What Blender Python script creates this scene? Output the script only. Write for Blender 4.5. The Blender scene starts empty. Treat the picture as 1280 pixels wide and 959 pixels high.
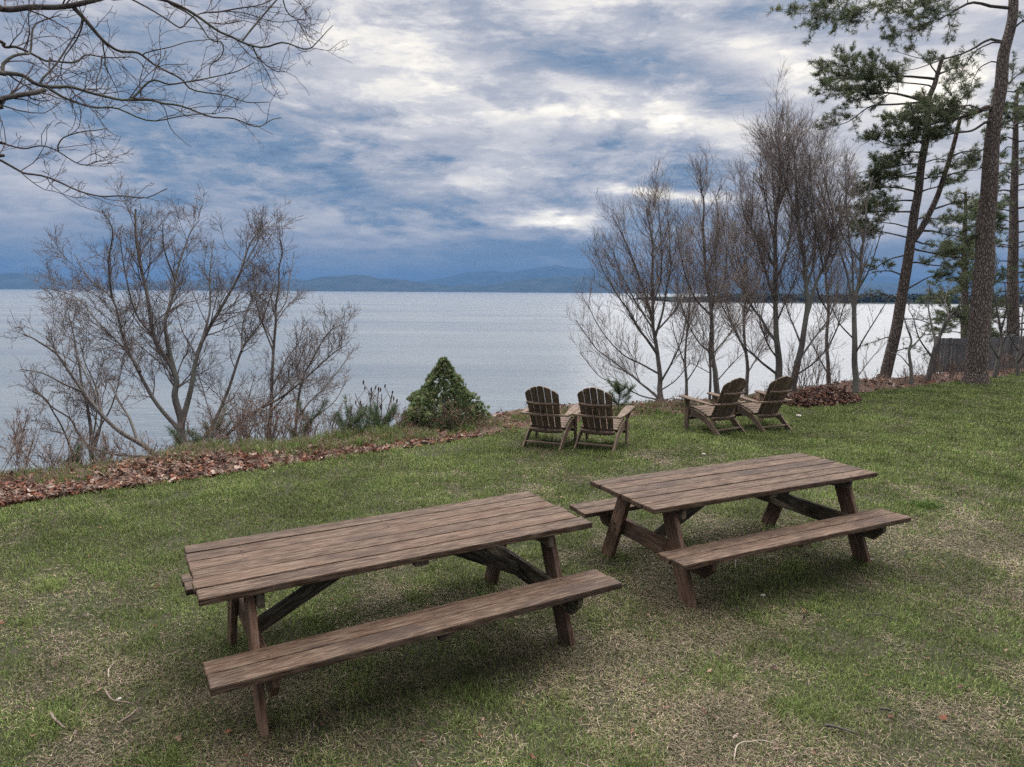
import bpy, bmesh, math, random
import numpy as np
from mathutils import Vector, Matrix

random.seed(7)
RNG = np.random.default_rng(11)
C = bpy.context.scene.collection
scene = bpy.context.scene
R_ = math.radians

# ------------------------------------------------------------------ camera
FPX, ROLL, CAMH = 865.0, 0.0064, 2.3057
PITCH = math.atan(115 / FPX)
F = np.array([0, math.cos(PITCH), -math.sin(PITCH)])
_R = np.array([1.0, 0, 0]); _U = np.array([0, math.sin(PITCH), math.cos(PITCH)])
_c, _s = math.cos(ROLL), math.sin(ROLL)
RV = _c * _R + _s * _U; UV = -_s * _R + _c * _U
CAM = np.array([0, 0, CAMH])

def at(px, py, D):
    """point seen at photo pixel (px, py) at forward distance D"""
    return CAM + D * (F + (px - 640) / FPX * RV - (py - 479.5) / FPX * UV)

def on_plane(px, py, z=0.0):
    d = F + (px - 640) / FPX * RV - (py - 479.5) / FPX * UV
    return CAM + d * ((z - CAMH) / d[2])

cam_d = bpy.data.cameras.new("camera"); cam = bpy.data.objects.new("camera", cam_d); C.objects.link(cam)
cam_d.sensor_width = 36; cam_d.lens = FPX / 1280 * 36; cam_d.clip_start = 0.05; cam_d.clip_end = 60000
m = Matrix(((RV[0], UV[0], -F[0], CAM[0]), (RV[1], UV[1], -F[1], CAM[1]), (RV[2], UV[2], -F[2], CAM[2]), (0, 0, 0, 1)))
cam.matrix_world = m
scene.camera = cam

# ------------------------------------------------------------------ helpers
def tag(o, label=None, cat=None, group=None, kind=None):
    if label: o["label"] = label
    if cat: o["category"] = cat
    if group: o["group"] = group
    if kind: o["kind"] = kind
    return o

def thing(name, label, cat, loc=(0, 0, 0), rz=0.0, group=None):
    o = bpy.data.objects.new(name, None); C.objects.link(o)
    o.location = loc; o.rotation_euler = (0, 0, rz); o.empty_display_size = 0.2
    return tag(o, label, cat, group)

def link(name, me, mat, parent=None, local=True):
    o = bpy.data.objects.new(name, me); C.objects.link(o)
    if mat is not None and not me.materials:
        me.materials.append(mat)
    if parent is not None:
        o.parent = parent
        if not local:      # mesh built in world space under an unrotated parent
            o.location = -Vector(parent.location)
    return o

def np_mesh(name, V, faces, attrs=None, smooth=False):
    """faces: list of int arrays (m,k)"""
    me = bpy.data.meshes.new(name)
    V = np.ascontiguousarray(V, dtype=np.float32)
    me.vertices.add(len(V)); me.vertices.foreach_set("co", V.ravel())
    if not isinstance(faces, (list, tuple)): faces = [faces]
    faces = [f for f in faces if len(f)]
    idx = np.concatenate([f.ravel() for f in faces]).astype(np.int32)
    tot = np.concatenate([np.full(len(f), f.shape[1]) for f in faces]).astype(np.int32)
    start = np.concatenate([[0], np.cumsum(tot)[:-1]]).astype(np.int32)
    me.loops.add(len(idx)); me.loops.foreach_set("vertex_index", idx)
    me.polygons.add(len(tot)); me.polygons.foreach_set("loop_start", start)
    try: me.polygons.foreach_set("loop_total", tot)
    except Exception: pass
    me.polygons.foreach_set("use_smooth", np.full(len(tot), smooth))
    for k, a in (attrs or {}).items():
        a = np.asarray(a, dtype=np.float32)
        if a.ndim == 1:
            at_ = me.attributes.new(k, 'FLOAT', 'POINT'); at_.data.foreach_set("value", a)
        elif a.shape[1] == 3:
            at_ = me.attributes.new(k, 'FLOAT_VECTOR', 'POINT'); at_.data.foreach_set("vector", a.ravel())
        else:
            at_ = me.attributes.new(k, 'FLOAT_COLOR', 'POINT'); at_.data.foreach_set("color", a.ravel())
    me.update(calc_edges=True)
    me.validate(clean_customdata=False)
    return me

_perm = np.random.default_rng(3).random((256, 256))
def vnoise(x, y, s=1.0):
    x = np.asarray(x) / s + 1000.3; y = np.asarray(y) / s + 2000.7
    xi = np.floor(x).astype(int); yi = np.floor(y).astype(int)
    fx = x - xi; fy = y - yi; fx = fx * fx * (3 - 2 * fx); fy = fy * fy * (3 - 2 * fy)
    g = lambda a, b: _perm[a & 255, b & 255]
    return (g(xi, yi) * (1 - fx) + g(xi + 1, yi) * fx) * (1 - fy) + (g(xi, yi + 1) * (1 - fx) + g(xi + 1, yi + 1) * fx) * fy
def fbm(x, y, s=1.0, o=4):
    v = 0; a = 0.5; t = 0
    for i in range(o):
        v = v + a * vnoise(x + 17.3 * i, y - 9.1 * i, s / 2 ** i); t += a; a *= 0.55
    return v / t

def catmull(P, n):
    P = np.asarray(P, float)
    if len(P) == 2: 
        t = np.linspace(0, 1, n)[:, None]; return P[0] * (1 - t) + P[1] * t
    Q = np.vstack([2 * P[0] - P[1], P, 2 * P[-1] - P[-2]])
    seg = len(P) - 1
    u = np.linspace(0, seg - 1e-6, n); i = u.astype(int); t = (u - i)[:, None]
    a, b, c, d = Q[i], Q[i + 1], Q[i + 2], Q[i + 3]
    return 0.5 * (2 * b + (c - a) * t + (2 * a - 5 * b + 4 * c - d) * t ** 2 + (3 * b - a - 3 * c + d) * t ** 3)

class Tubes:
    """collects tapered tubes and writes them as one mesh"""
    def __init__(self): self.items = {}
    def add(self, P, r, sides):
        P = np.asarray(P, float); r = np.broadcast_to(np.asarray(r, float), (len(P),))
        self.items.setdefault((len(P), sides), []).append((P, r))
    def mesh(self, name, smooth=True, attrs=True):
        Vs, Fs, base, rad = [], [], 0, []
        for (n, s), L in self.items.items():
            P = np.array([a for a, _ in L]); r = np.array([b for _, b in L]); k = len(L)
            T = np.gradient(P, axis=1); T /= np.linalg.norm(T, axis=2, keepdims=True) + 1e-9
            mt = np.abs(T.mean(axis=1)); ref = np.eye(3)[np.argmin(mt, axis=1)][:, None, :]
            u = np.cross(T, np.broadcast_to(ref, T.shape)); u /= np.linalg.norm(u, axis=2, keepdims=True) + 1e-9
            v = np.cross(T, u)
            a = np.arange(s) * 2 * np.pi / s
            ring = (u[:, :, None, :] * np.cos(a)[None, None, :, None] + v[:, :, None, :] * np.sin(a)[None, None, :, None])
            V = P[:, :, None, :] + ring * r[:, :, None, None]
            Vs.append(V.reshape(-1, 3)); rad.append(np.repeat(r.ravel(), s))
            ids = base + np.arange(k * n * s).reshape(k, n, s)
            q = np.stack([ids[:, :-1, :], np.roll(ids[:, :-1, :], -1, 2), np.roll(ids[:, 1:, :], -1, 2), ids[:, 1:, :]], -1)
            Fs.append(q.reshape(-1, 4))
            base += k * n * s
        V = np.concatenate(Vs)
        return np_mesh(name, V, Fs, {"rad": np.concatenate(rad)} if attrs else None, smooth)

# ------------------------------------------------------------------ materials
def mat(name):
    m = bpy.data.materials.new(name); m.use_nodes = True
    nt = m.node_tree; nt.nodes.clear()
    out = nt.nodes.new("ShaderNodeOutputMaterial"); b = nt.nodes.new("ShaderNodeBsdfPrincipled")
    nt.links.new(b.outputs[0], out.inputs[0])
    return m, nt, b, out

def nd(nt, typ, **kw):
    n = nt.nodes.new(typ)
    for k, v in kw.items():
        if k in n.inputs.keys() if hasattr(n.inputs, "keys") else False: n.inputs[k].default_value = v
        else: setattr(n, k, v)
    return n
def L(nt, a, b): nt.links.new(a, b)
def math_(nt, op, a, b=None, c=None, clamp=False):
    n = nt.nodes.new("ShaderNodeMath"); n.operation = op; n.use_clamp = clamp
    for i, v in enumerate((a, b, c)):
        if v is None: continue
        if isinstance(v, (int, float)): n.inputs[i].default_value = v
        else: L(nt, v, n.inputs[i])
    return n.outputs[0]
def ramp(nt, fac, stops, interp='LINEAR'):
    n = nt.nodes.new("ShaderNodeValToRGB"); cr = n.color_ramp; cr.interpolation = interp
    while len(cr.elements) < len(stops): cr.elements.new(0.5)
    for e, (p, c) in zip(cr.elements, stops):
        e.position = p; e.color = (*c, 1) if len(c) == 3 else c
    L(nt, fac, n.inputs[0]); return n.outputs[0]
def mixc(nt, fac, a, b, blend='MIX'):
    n = nt.nodes.new("ShaderNodeMix"); n.data_type = 'RGBA'; n.blend_type = blend
    for s, v in ((n.inputs[0], fac), (n.inputs[6], a), (n.inputs[7], b)):
        if isinstance(v, (int, float)): s.default_value = v
        elif isinstance(v, tuple): s.default_value = (*v, 1)
        else: L(nt, v, s)
    return n.outputs[2]
def noise(nt, vec, scale, detail=4, rough=0.55, dist=0.0):
    n = nt.nodes.new("ShaderNodeTexNoise"); n.inputs["Scale"].default_value = scale; n.inputs["Detail"].default_value = detail
    n.inputs["Roughness"].default_value = rough; n.inputs["Distortion"].default_value = dist
    if vec is not None: L(nt, vec, n.inputs["Vector"])
    return n.outputs["Fac"]
def attr(nt, name, out="Fac"):
    n = nt.nodes.new("ShaderNodeAttribute"); n.attribute_name = name; return n.outputs[out]
def bump(nt, h, strength, dist=0.01):
    n = nt.nodes.new("ShaderNodeBump"); n.inputs["Strength"].default_value = strength; n.inputs["Distance"].default_value = dist
    L(nt, h, n.inputs["Height"]); return n.outputs[0]
def scaled(nt, vec, s):
    n = nt.nodes.new("ShaderNodeMapping"); n.inputs["Scale"].default_value = s; L(nt, vec, n.inputs["Vector"]); return n.outputs[0]
def geo_pos(nt): return nt.nodes.new("ShaderNodeNewGeometry").outputs["Position"]

def wood_material(name, cols, wear, dark, moss):
    """weathered boards: grain runs along the x of the vector attribute 'grain'"""
    m, nt, b, out = mat(name)
    g = attr(nt, "grain", "Vector"); rnd = attr(nt, "board")
    g1 = scaled(nt, g, (1.3, 42, 42)); g2 = scaled(nt, g, (8, 150, 150)); g3 = scaled(nt, g, (4.5, 38, 38))
    n1 = noise(nt, g1, 1.0, 5, 0.6, 0.4); n2 = noise(nt, g2, 1.0, 3, 0.6); n3 = noise(nt, g3, 1.3, 6, 0.68, 0.3)
    n4 = noise(nt, scaled(nt, g, (0.9, 2.2, 2.2)), 1.7, 5, 0.65)
    base = ramp(nt, math_(nt, 'ADD', math_(nt, 'MULTIPLY', n1, .6), math_(nt, 'MULTIPLY', n3, .4)), [(0.28, cols[0]), (0.5, cols[1]), (0.72, cols[2])])
    base = mixc(nt, 1.0, base, ramp(nt, rnd, [(0, (0.60, 0.58, 0.56)), (0.5, (0.95, 0.93, 0.92)), (1, (1.38, 1.36, 1.34))]), 'MULTIPLY')
    n5 = noise(nt, scaled(nt, g, (14, 200, 200)), 1.0, 2, 0.6)
    w = ramp(nt, math_(nt, 'ADD', math_(nt, 'MULTIPLY', n3, 0.52), math_(nt, 'MULTIPLY', n2, 0.48)), [(0.46, (0, 0, 0)), (0.58, (1, 1, 1))])
    base = mixc(nt, math_(nt, 'MULTIPLY', w, 0.7), base, wear)
    d = ramp(nt, n4, [(0.34, (1, 1, 1)), (0.5, (0, 0, 0))])
    base = mixc(nt, math_(nt, 'MULTIPLY', d, 0.78), base, dark)
    vk = nt.nodes.new('ShaderNodeTexVoronoi'); vk.inputs['Scale'].default_value = 1.0; L(nt, scaled(nt, g, (1.7, 6.5, 6.5)), vk.inputs['Vector'])
    base = mixc(nt, math_(nt, 'MULTIPLY', ramp(nt, vk.outputs['Distance'], [(0.05, (1, 1, 1)), (0.13, (0, 0, 0))]), 0.7), base, tuple(v * .8 for v in dark))
    mo = ramp(nt, noise(nt, g3, 2.3, 6, 0.7), [(0.56, (0, 0, 0)), (0.7, (1, 1, 1))])
    base = mixc(nt, math_(nt, 'MULTIPLY', mo, moss[3]), base, moss[:3])
    cr = ramp(nt, n2, [(0.32, (0.25,) * 3), (0.43, (1,) * 3)])
    base = mixc(nt, 0.85, base, cr, 'MULTIPLY'); base = mixc(nt, 0.6, base, ramp(nt, n5, [(0.3, (0.55,) * 3), (0.7, (1.4,) * 3)]), 'MULTIPLY')
    L(nt, base, b.inputs["Base Color"]); b.inputs["Roughness"].default_value = 0.72
    b.inputs["Specular IOR Level"].default_value = 0.12
    h = math_(nt, 'ADD', math_(nt, 'MULTIPLY', n2, 0.6), n1)
    L(nt, bump(nt, h, 0.7, 0.004), b.inputs["Normal"])
    return m

M = {}
M["table"] = wood_material("weathered_table_wood", [(0.029, 0.016, 0.0098), (0.052, 0.030, 0.0195), (0.080, 0.050, 0.033)], (0.14, 0.104, 0.076), (0.038, 0.026, 0.021), (0.10, 0.085, 0.035, 0.42))
M["table_leg"] = wood_material("table_leg_wood", [(0.075, 0.040, 0.025), (0.12, 0.066, 0.043), (0.165, 0.094, 0.064)], (0.19, 0.135, 0.10), (0.05, 0.032, 0.026), (0.06, 0.058, 0.035, 0.2))
M["table_brace"] = wood_material("mossy_brace_wood", [(0.05, 0.038, 0.026), (0.085, 0.064, 0.045), (0.12, 0.094, 0.068)], (0.18, 0.15, 0.11), (0.018, 0.015, 0.013), (0.05, 0.06, 0.03, 0.5))
M["chair"] = wood_material("dark_chair_boards", [(0.092, 0.064, 0.045), (0.13, 0.091, 0.064), (0.165, 0.119, 0.087)], (0.18, 0.14, 0.108), (0.045, 0.033, 0.028), (0.05, 0.045, 0.035, 0.1))

def bark_material(name, c0, c1, scale=(9, 9, 2.2), lichen=None, bstr=0.8, bdist=0.02):
    m, nt, b, out = mat(name)
    p = geo_pos(nt)
    n1 = noise(nt, scaled(nt, p, scale), 1.5, 6, 0.65, 0.6); n2 = noise(nt, p, 1.1, 4, 0.6)
    col = ramp(nt, n1, [(0.32, c0), (0.62, c1)])
    if lichen: col = mixc(nt, math_(nt, 'MULTIPLY', ramp(nt, n2, [(0.5, (0, 0, 0)), (0.66, (1, 1, 1))]), 0.6), col, lichen)
    L(nt, col, b.inputs["Base Color"]); b.inputs["Roughness"].default_value = 0.9; b.inputs["Specular IOR Level"].default_value = 0.2
    L(nt, bump(nt, n1, bstr, bdist), b.inputs["Normal"])
    return m
M["bark"] = bark_material("grey_bark", (0.055, 0.048, 0.043), (0.135, 0.122, 0.11), lichen=(0.15, 0.16, 0.13))
M["twig"] = bark_material("mauve_twig_bark", (0.090, 0.073, 0.067), (0.155, 0.128, 0.118))
M["twig_pale"] = bark_material("pale_twig_bark", (0.135, 0.108, 0.096), (0.22, 0.18, 0.162))
M["twig_oak"] = bark_material("overhead_twig_bark", (0.055, 0.040, 0.040), (0.095, 0.07, 0.07))
M["dry_stem"] = bark_material("dry_stem_bark", (0.10, 0.07, 0.058), (0.20, 0.15, 0.12))

def pine_bark():
    m, nt, b, out = mat("plated_pine_bark")
    p = geo_pos(nt)
    v = nt.nodes.new("ShaderNodeTexVoronoi"); v.feature = 'DISTANCE_TO_EDGE'; v.inputs["Scale"].default_value = 1.0
    wob = nt.nodes.new("ShaderNodeTexNoise"); wob.inputs["Scale"].default_value = 3.0; L(nt, p, wob.inputs["Vector"])
    pv = nt.nodes.new("ShaderNodeVectorMath"); pv.operation = 'MULTIPLY_ADD'; L(nt, wob.outputs["Color"], pv.inputs[0]); pv.inputs[1].default_value = (0.12, 0.12, 0.2); L(nt, p, pv.inputs[2])
    L(nt, scaled(nt, pv.outputs[0], (20, 20, 6)), v.inputs["Vector"])
    n = noise(nt, scaled(nt, p, (20, 20, 8)), 1.4, 5, 0.65)
    plate = ramp(nt, n, [(0.3, (0.10, 0.076, 0.062)), (0.55, (0.17, 0.135, 0.118)), (0.75, (0.24, 0.19, 0.165))])
    crack = ramp(nt, v.outputs["Distance"], [(0.02, (0.42,) * 3), (0.16, (1,) * 3)])
    L(nt, mixc(nt, 1.0, plate, crack, 'MULTIPLY'), b.inputs["Base Color"]); b.inputs["Roughness"].default_value = 0.92
    b.inputs["Specular IOR Level"].default_value = 0.15
    h = math_(nt, 'ADD', math_(nt, 'MINIMUM', v.outputs["Distance"], 0.2), math_(nt, 'MULTIPLY', n, 0.12))
    L(nt, bump(nt, h, 1.0, 0.12), b.inputs["Normal"])
    return m
M["pine_bark"] = pine_bark()

def tint_material(name, rough=0.8, transl=0.25, spec=0.2):
    m, nt, b, out = mat(name)
    col = attr(nt, "tint", "Color")
    L(nt, col, b.inputs["Base Color"]); b.inputs["Roughness"].default_value = rough; b.inputs["Specular IOR Level"].default_value = spec
    if transl > 0:
        t = nt.nodes.new("ShaderNodeBsdfTranslucent"); L(nt, col, t.inputs[0])
        mx = nt.nodes.new("ShaderNodeMixShader"); mx.inputs[0].default_value = transl
        L(nt, b.outputs[0], mx.inputs[1]); L(nt, t.outputs[0], mx.inputs[2]); L(nt, mx.outputs[0], out.inputs[0])
    return m
M["grass"] = tint_material("grass_blade", 0.7, 0.3)
M["leaf"] = tint_material("dead_leaf", 0.75, 0.15)
M["needle"] = tint_material("pine_needle", 0.6, 0.4)
M["spray"] = tint_material("evergreen_spray", 0.65, 0.42)

# ------------------------------------------------------------------ ground shape
EDGE_PX = [(0, 632), (100, 616), (200, 604), (300, 590), (400, 576), (480, 563), (560, 551), (620, 541), (700, 528), (800, 520), (850, 516),
           (920, 511), (985, 506), (1060, 496), (1100, 488), (1160, 482), (1200, 477), (1240, 472), (1280, 466)]
EDGE = np.array([on_plane(*p)[:2] for p in EDGE_PX])
EDGE = np.vstack([[-45, -24], [-20, -4.0], [-10, 3.6], EDGE, [17.5, 21.2], [30, 25], [100, 40]])
def edge_d(x, y):
    """signed distance beyond the lawn edge (positive = lake side)"""
    x = np.asarray(x, float); y = np.asarray(y, float); shp = x.shape
    P = np.stack([x.ravel(), y.ravel()], 1)
    best = np.full(len(P), 1e9); sg = np.ones(len(P))
    for a, b in zip(EDGE[:-1], EDGE[1:]):
        ab = b - a; t = np.clip(((P - a) @ ab) / (ab @ ab), 0, 1); q = a + t[:, None] * ab
        d = np.linalg.norm(P - q, axis=1); s = ab[0] * (P[:, 1] - a[1]) - ab[1] * (P[:, 0] - a[0])
        k = d < best; best[k] = d[k]; sg[k] = np.sign(s[k])
    return (best * sg).reshape(shp)
LAKE_Z = -9.0
def ground(x, y, d=None):
    x = np.asarray(x, float); y = np.asarray(y, float)
    if d is None: d = edge_d(x, y)
    h = 0.05 * (fbm(x, y, 3.0, 3) - 0.5) + 0.015 * (fbm(x, y, 0.5, 2) - 0.5)
    dd = np.maximum(d, 0)
    w = 1.3 + 0.5 * (fbm(x, y, 2.0, 2) - 0.5)
    drop = 0.03 * np.minimum(dd, w) + 0.62 * np.maximum(dd - w, 0) * np.clip((dd - w) / 1.5, 0.25, 1)
    rough = np.clip(dd / 1.0, 0, 1) * 0.22 * (fbm(x + 5, y, 0.9, 3) - 0.45)
    return np.maximum(h - drop + rough, LAKE_Z - 1.4)
def gz(x, y): return float(ground(np.array([x]), np.array([y]))[0])

xs = np.concatenate([np.arange(-60, -14, 1.5), np.arange(-14, 26, 0.16), np.arange(26, 90, 1.5)])
ys = np.concatenate([np.arange(-30, 1, 1.5), np.arange(1, 27, 0.16), np.arange(27, 80, 1.5)])
X, Y = np.meshgrid(xs, ys, indexing='ij'); Dg = edge_d(X, Y); Z = ground(X, Y, Dg)
ids = np.arange(X.size).reshape(X.shape)
q = np.stack([ids[:-1, :-1], ids[1:, :-1], ids[1:, 1:], ids[:-1, 1:]], -1).reshape(-1, 4)
me = np_mesh("lawn_ground", np.stack([X, Y, Z], -1).reshape(-1, 3), q, {"edge_d": Dg.ravel()}, True)
m, nt, b, out = mat("lawn_soil"); p = geo_pos(nt)
n1 = noise(nt, p, 0.9, 5, 0.6); n2 = noise(nt, p, 14, 5, 0.7); n3 = noise(nt, p, 90, 3, 0.6)
gr = ramp(nt, n1, [(0.35, (0.034, 0.044, 0.018)), (0.65, (0.058, 0.052, 0.032))])
gr = mixc(nt, ramp(nt, n2, [(0.42, (0, 0, 0)), (0.66, (1, 1, 1))]), gr, (0.072, 0.060, 0.045))
gr = mixc(nt, 0.8, gr, ramp(nt, n3, [(0.3, (0.45,) * 3), (0.65, (1.2,) * 3)]), 'MULTIPLY')
so = ramp(nt, n2, [(0.3, (0.05, 0.032, 0.025)), (0.65, (0.12, 0.08, 0.06))])
e = math_(nt, 'ADD', attr(nt, "edge_d"), math_(nt, 'MULTIPLY', math_(nt, 'SUBTRACT', noise(nt, p, 2.2, 4), 0.5), 0.8))
L(nt, mixc(nt, ramp(nt, e, [(0.0, (0, 0, 0)), (0.15, (1, 1, 1))]), gr, so), b.inputs["Base Color"])
b.inputs["Roughness"].default_value = 0.95; b.inputs["Specular IOR Level"].default_value = 0.1
L(nt, bump(nt, math_(nt, 'ADD', n2, n3), 0.8, 0.03), b.inputs["Normal"])
tag(link("lawn_ground", me, m), kind="structure")

# ------------------------------------------------------------------ lake
me = np_mesh("lake_water", np.array([[-19000, -40, LAKE_Z], [19000, -40, LAKE_Z], [19000, 19500, LAKE_Z], [-19000, 19500, LAKE_Z]]), np.array([[0, 1, 2, 3]]))
m, nt, b, out = mat("lake_water"); p = geo_pos(nt)
b.inputs["Base Color"].default_value = (0.035, 0.05, 0.06, 1); b.inputs["Roughness"].default_value = 0.26; b.inputs["IOR"].default_value = 1.333
w1 = noise(nt, scaled(nt, p, (0.30, 1.0, 1)), 0.9, 4, 0.6, 0.3); w2 = noise(nt, scaled(nt, p, (0.35, 1, 1)), 0.11, 5, 0.6)
bh = bump(nt, math_(nt, 'ADD', math_(nt, 'MULTIPLY', w1, 0.6), math_(nt, 'MULTIPLY', w2, 1.0)), 0.24, 1.0)
L(nt, bh, b.inputs["Normal"])
gl = nt.nodes.new("ShaderNodeBsdfGlossy"); gl.inputs["Color"].default_value = (0.97, 0.95, 0.93, 1)
L(nt, ramp(nt, noise(nt, scaled(nt, p, (0.006, 0.035, 1)), 1.0, 5, 0.6, 0.4), [(0.35, (0.17,) * 3), (0.65, (0.34,) * 3)]), b.inputs["Roughness"]); gl.inputs["Roughness"].default_value = 0.36; L(nt, bh, gl.inputs["Normal"])
mx = nt.nodes.new("ShaderNodeMixShader"); mx.inputs[0].default_value = 0.17; L(nt, math_(nt, 'MULTIPLY', ramp(nt, noise(nt, scaled(nt, p, (0.05, 0.25, 1)), 0.25, 5, 0.6), [(0.3, (0.8,) * 3), (0.7, (1.0,) * 3)]), 0.07), mx.inputs[0])
L(nt, b.outputs[0], mx.inputs[1]); L(nt, gl.outputs[0], mx.inputs[2]); L(nt, mx.outputs[0], out.inputs[0])
tag(link("lake_water", me, m), kind="structure")

# ------------------------------------------------------------------ far hills and wooded points
def ridge(name, prof, dist, depth, material, seed, rough=0.10):
    px = np.array([a for a, _ in prof], float); py = np.array([b for _, b in prof], float)
    U = np.linspace(px[0], px[-1], 420)
    H = np.interp(U, px, py); H = np.convolve(np.pad(H, 2, 'edge'), np.ones(5) / 5, 'valid') + 15.0 * (fbm(U + seed * 311, U * 0, 85, 5) - 0.5)
    horizon = 364.4 + (U - 640) * -ROLL * -1
    h = np.maximum((horizon - H) / FPX * dist * 1.3, 0) + 6
    v = np.linspace(0, 1, 26)
    prof_v = np.where(v < 0.5, np.sin(v / 0.5 * np.pi / 2) ** 0.8, np.cos((v - 0.5) / 0.5 * np.pi / 2))
    XX = ((U - 640) / FPX * dist)[:, None] * (1 + 0 * v[None]) ; YY = dist + (v[None] - 0.5) * depth + 0 * XX
    nz = fbm(XX + seed * 7919, YY, depth * 0.22, 5) - 0.5
    ZZ = LAKE_Z - 2 + (h[:, None]) * prof_v[None] * (1 + rough * 3 * nz * (1 - prof_v[None] * 0.8)) + rough * 0.45 * h[:, None] * nz * prof_v[None]
    ids = np.arange(XX.size).reshape(XX.shape)
    q = np.stack([ids[:-1, :-1], ids[1:, :-1], ids[1:, 1:], ids[:-1, 1:]], -1).reshape(-1, 4)
    return tag(link(name, np_mesh(name, np.stack([XX, YY, ZZ], -1).reshape(-1, 3), q, None, True), material), kind="structure")
m, nt, b, out = mat("far_forest"); p = geo_pos(nt)
L(nt, ramp(nt, noise(nt, p, 0.004, 6, 0.65), [(0.35, (0.022, 0.03, 0.03)), (0.65, (0.05, 0.055, 0.05))]), b.inputs["Base Color"]); b.inputs["Roughness"].default_value = 1; b.inputs["Specular IOR Level"].default_value = 0
M["forest"] = m
ridge("near_hills", [(-300, 356), (-120, 352), (-20, 353), (20, 348), (45, 346), (75, 352), (100, 357), (200, 357), (230, 352), (270, 349), (320, 353), (370, 353), (410, 349), (450, 345.5), (475, 348), (520, 353), (560, 356), (640, 354), (700, 351), (760, 350), (820, 353), (900, 355), (1000, 357), (1300, 358), (1700, 358)], 9500, 2600, m, 1)
ridge("far_hills", [(-300, 357), (0, 358), (300, 357), (480, 356), (520, 352), (560, 347), (600, 343), (640, 345), (690, 342), (740, 345), (800, 347), (880, 349), (960, 352), (1100, 354), (1300, 355), (1700, 356)], 15500, 3000, m, 2)

# wooded point on the right: low land with a ragged tree mass
me_pts = []
PX = np.linspace(846, 1500, 330)
xx = (PX - 640) / FPX * 820
land = np.stack([np.stack([xx, 800 + 0 * xx + 30 * (fbm(xx, xx * 0, 60, 3) - 0.5), np.full_like(xx, LAKE_Z - 1)], -1),
                 np.stack([xx, 830 + 0 * xx, LAKE_Z + 5.0 * np.clip((PX - 846) / 60, 0.05, 1)], -1),
                 np.stack([xx, 1000 + 0 * xx, np.full_like(xx, LAKE_Z + 5.5)], -1),
                 np.stack([xx, 1200 + 0 * xx, np.full_like(xx, LAKE_Z - 1)], -1)], 1)
ids = np.arange(land.shape[0] * 4).reshape(-1, 4)
q = np.stack([ids[:-1, :-1], ids[1:, :-1], ids[1:, 1:], ids[:-1, 1:]], -1).reshape(-1, 4)
tag(link("wooded_point_land", np_mesh("wooded_point_land", land.reshape(-1, 3), q, None, True), M["forest"]), kind="structure")
n = 22000
u = RNG.random(n); pxs = 850 + u * 640; y0 = 812 + RNG.random(n) ** 1.5 * 160; x0 = (pxs - 640) / FPX * y0
hh = (7 + 5 * fbm(x0, y0, 30, 3)) * np.clip((pxs - 846) / 50, 0.25, 1)
zb = RNG.random(n); rr = 3.2 * (1 - 0.6 * zb)
c = np.stack([x0, y0, LAKE_Z + 0.5 + zb * hh], -1)
V = c[:, None, :] + RNG.normal(size=(n, 3, 3)) * np.array([1, 1, 0.8]) * (rr * 0.8)[:, None, None]
tag(link("wooded_point_trees", np_mesh("wooded_point_trees", V.reshape(-1, 3), np.arange(n * 3).reshape(-1, 3)), M["forest"]), "dark band of far woods on the low point across the water at right", "far woods", kind="stuff")

# ------------------------------------------------------------------ haze
def box_mesh(name, lo, hi):
    v = np.array([[x, y, z] for x in (lo[0], hi[0]) for y in (lo[1], hi[1]) for z in (lo[2], hi[2])], float)
    f = np.array([[0, 1, 3, 2], [4, 6, 7, 5], [0, 4, 5, 1], [2, 3, 7, 6], [0, 2, 6, 4], [1, 5, 7, 3]])
    return np_mesh(name, v, f)
HAZE = bpy.data.materials.new("haze_air"); HAZE.use_nodes = True; nt = HAZE.node_tree; nt.nodes.clear()
out = nt.nodes.new("ShaderNodeOutputMaterial"); pv = nt.nodes.new("ShaderNodeVolumePrincipled")
pv.inputs["Density Attribute"].default_value = ""; pv.inputs["Temperature Attribute"].default_value = ""
pv.inputs["Color"].default_value = (0.09, 0.19, 0.36, 1); pv.inputs["Density"].default_value = 1.0e-4
L(nt, pv.outputs[0], out.inputs["Volume"])
tag(link("haze", box_mesh("haze", (-22000, -2000, LAKE_Z - 3.5), (22000, 21000, 480)), HAZE), kind="stuff")
#@PART2
# ------------------------------------------------------------------ sky
def px_dir(px, py):
    d = F + (px - 640) / FPX * RV - (py - 479.5) / FPX * UV; d = d / np.linalg.norm(d)
    return math.atan2(d[0], d[1]), math.asin(d[2])
SUN_AZ, SUN_EL = px_dir(1180, 98)
w = bpy.data.worlds.new("World"); scene.world = w; w.use_nodes = True; w.cycles.sampling_method = 'MANUAL'; w.cycles.sample_map_resolution = 1024; nt = w.node_tree; nt.nodes.clear()
wo = nt.nodes.new("ShaderNodeOutputWorld"); bg = nt.nodes.new("ShaderNodeBackground"); L(nt, bg.outputs[0], wo.inputs[0])
bg.inputs[1].default_value = 0.1
sky = nt.nodes.new("ShaderNodeTexSky"); sky.sky_type = 'NISHITA'; sky.sun_disc = False
sky.sun_elevation = SUN_EL; sky.sun_rotation = SUN_AZ; sky.air_density = 1.0; sky.dust_density = 1.0; sky.ozone_density = 2.0
dirv = nt.nodes.new("ShaderNodeTexCoord").outputs["Generated"]
sx = nt.nodes.new("ShaderNodeSeparateXYZ"); L(nt, dirv, sx.inputs[0]); dx, dy, dz = sx.outputs
az = math_(nt, 'ARCTAN2', dx, dy); el = math_(nt, 'ARCSINE', dz)
zz = math_(nt, 'ADD', math_(nt, 'MAXIMUM', dz, 0.0), 0.20)
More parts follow.
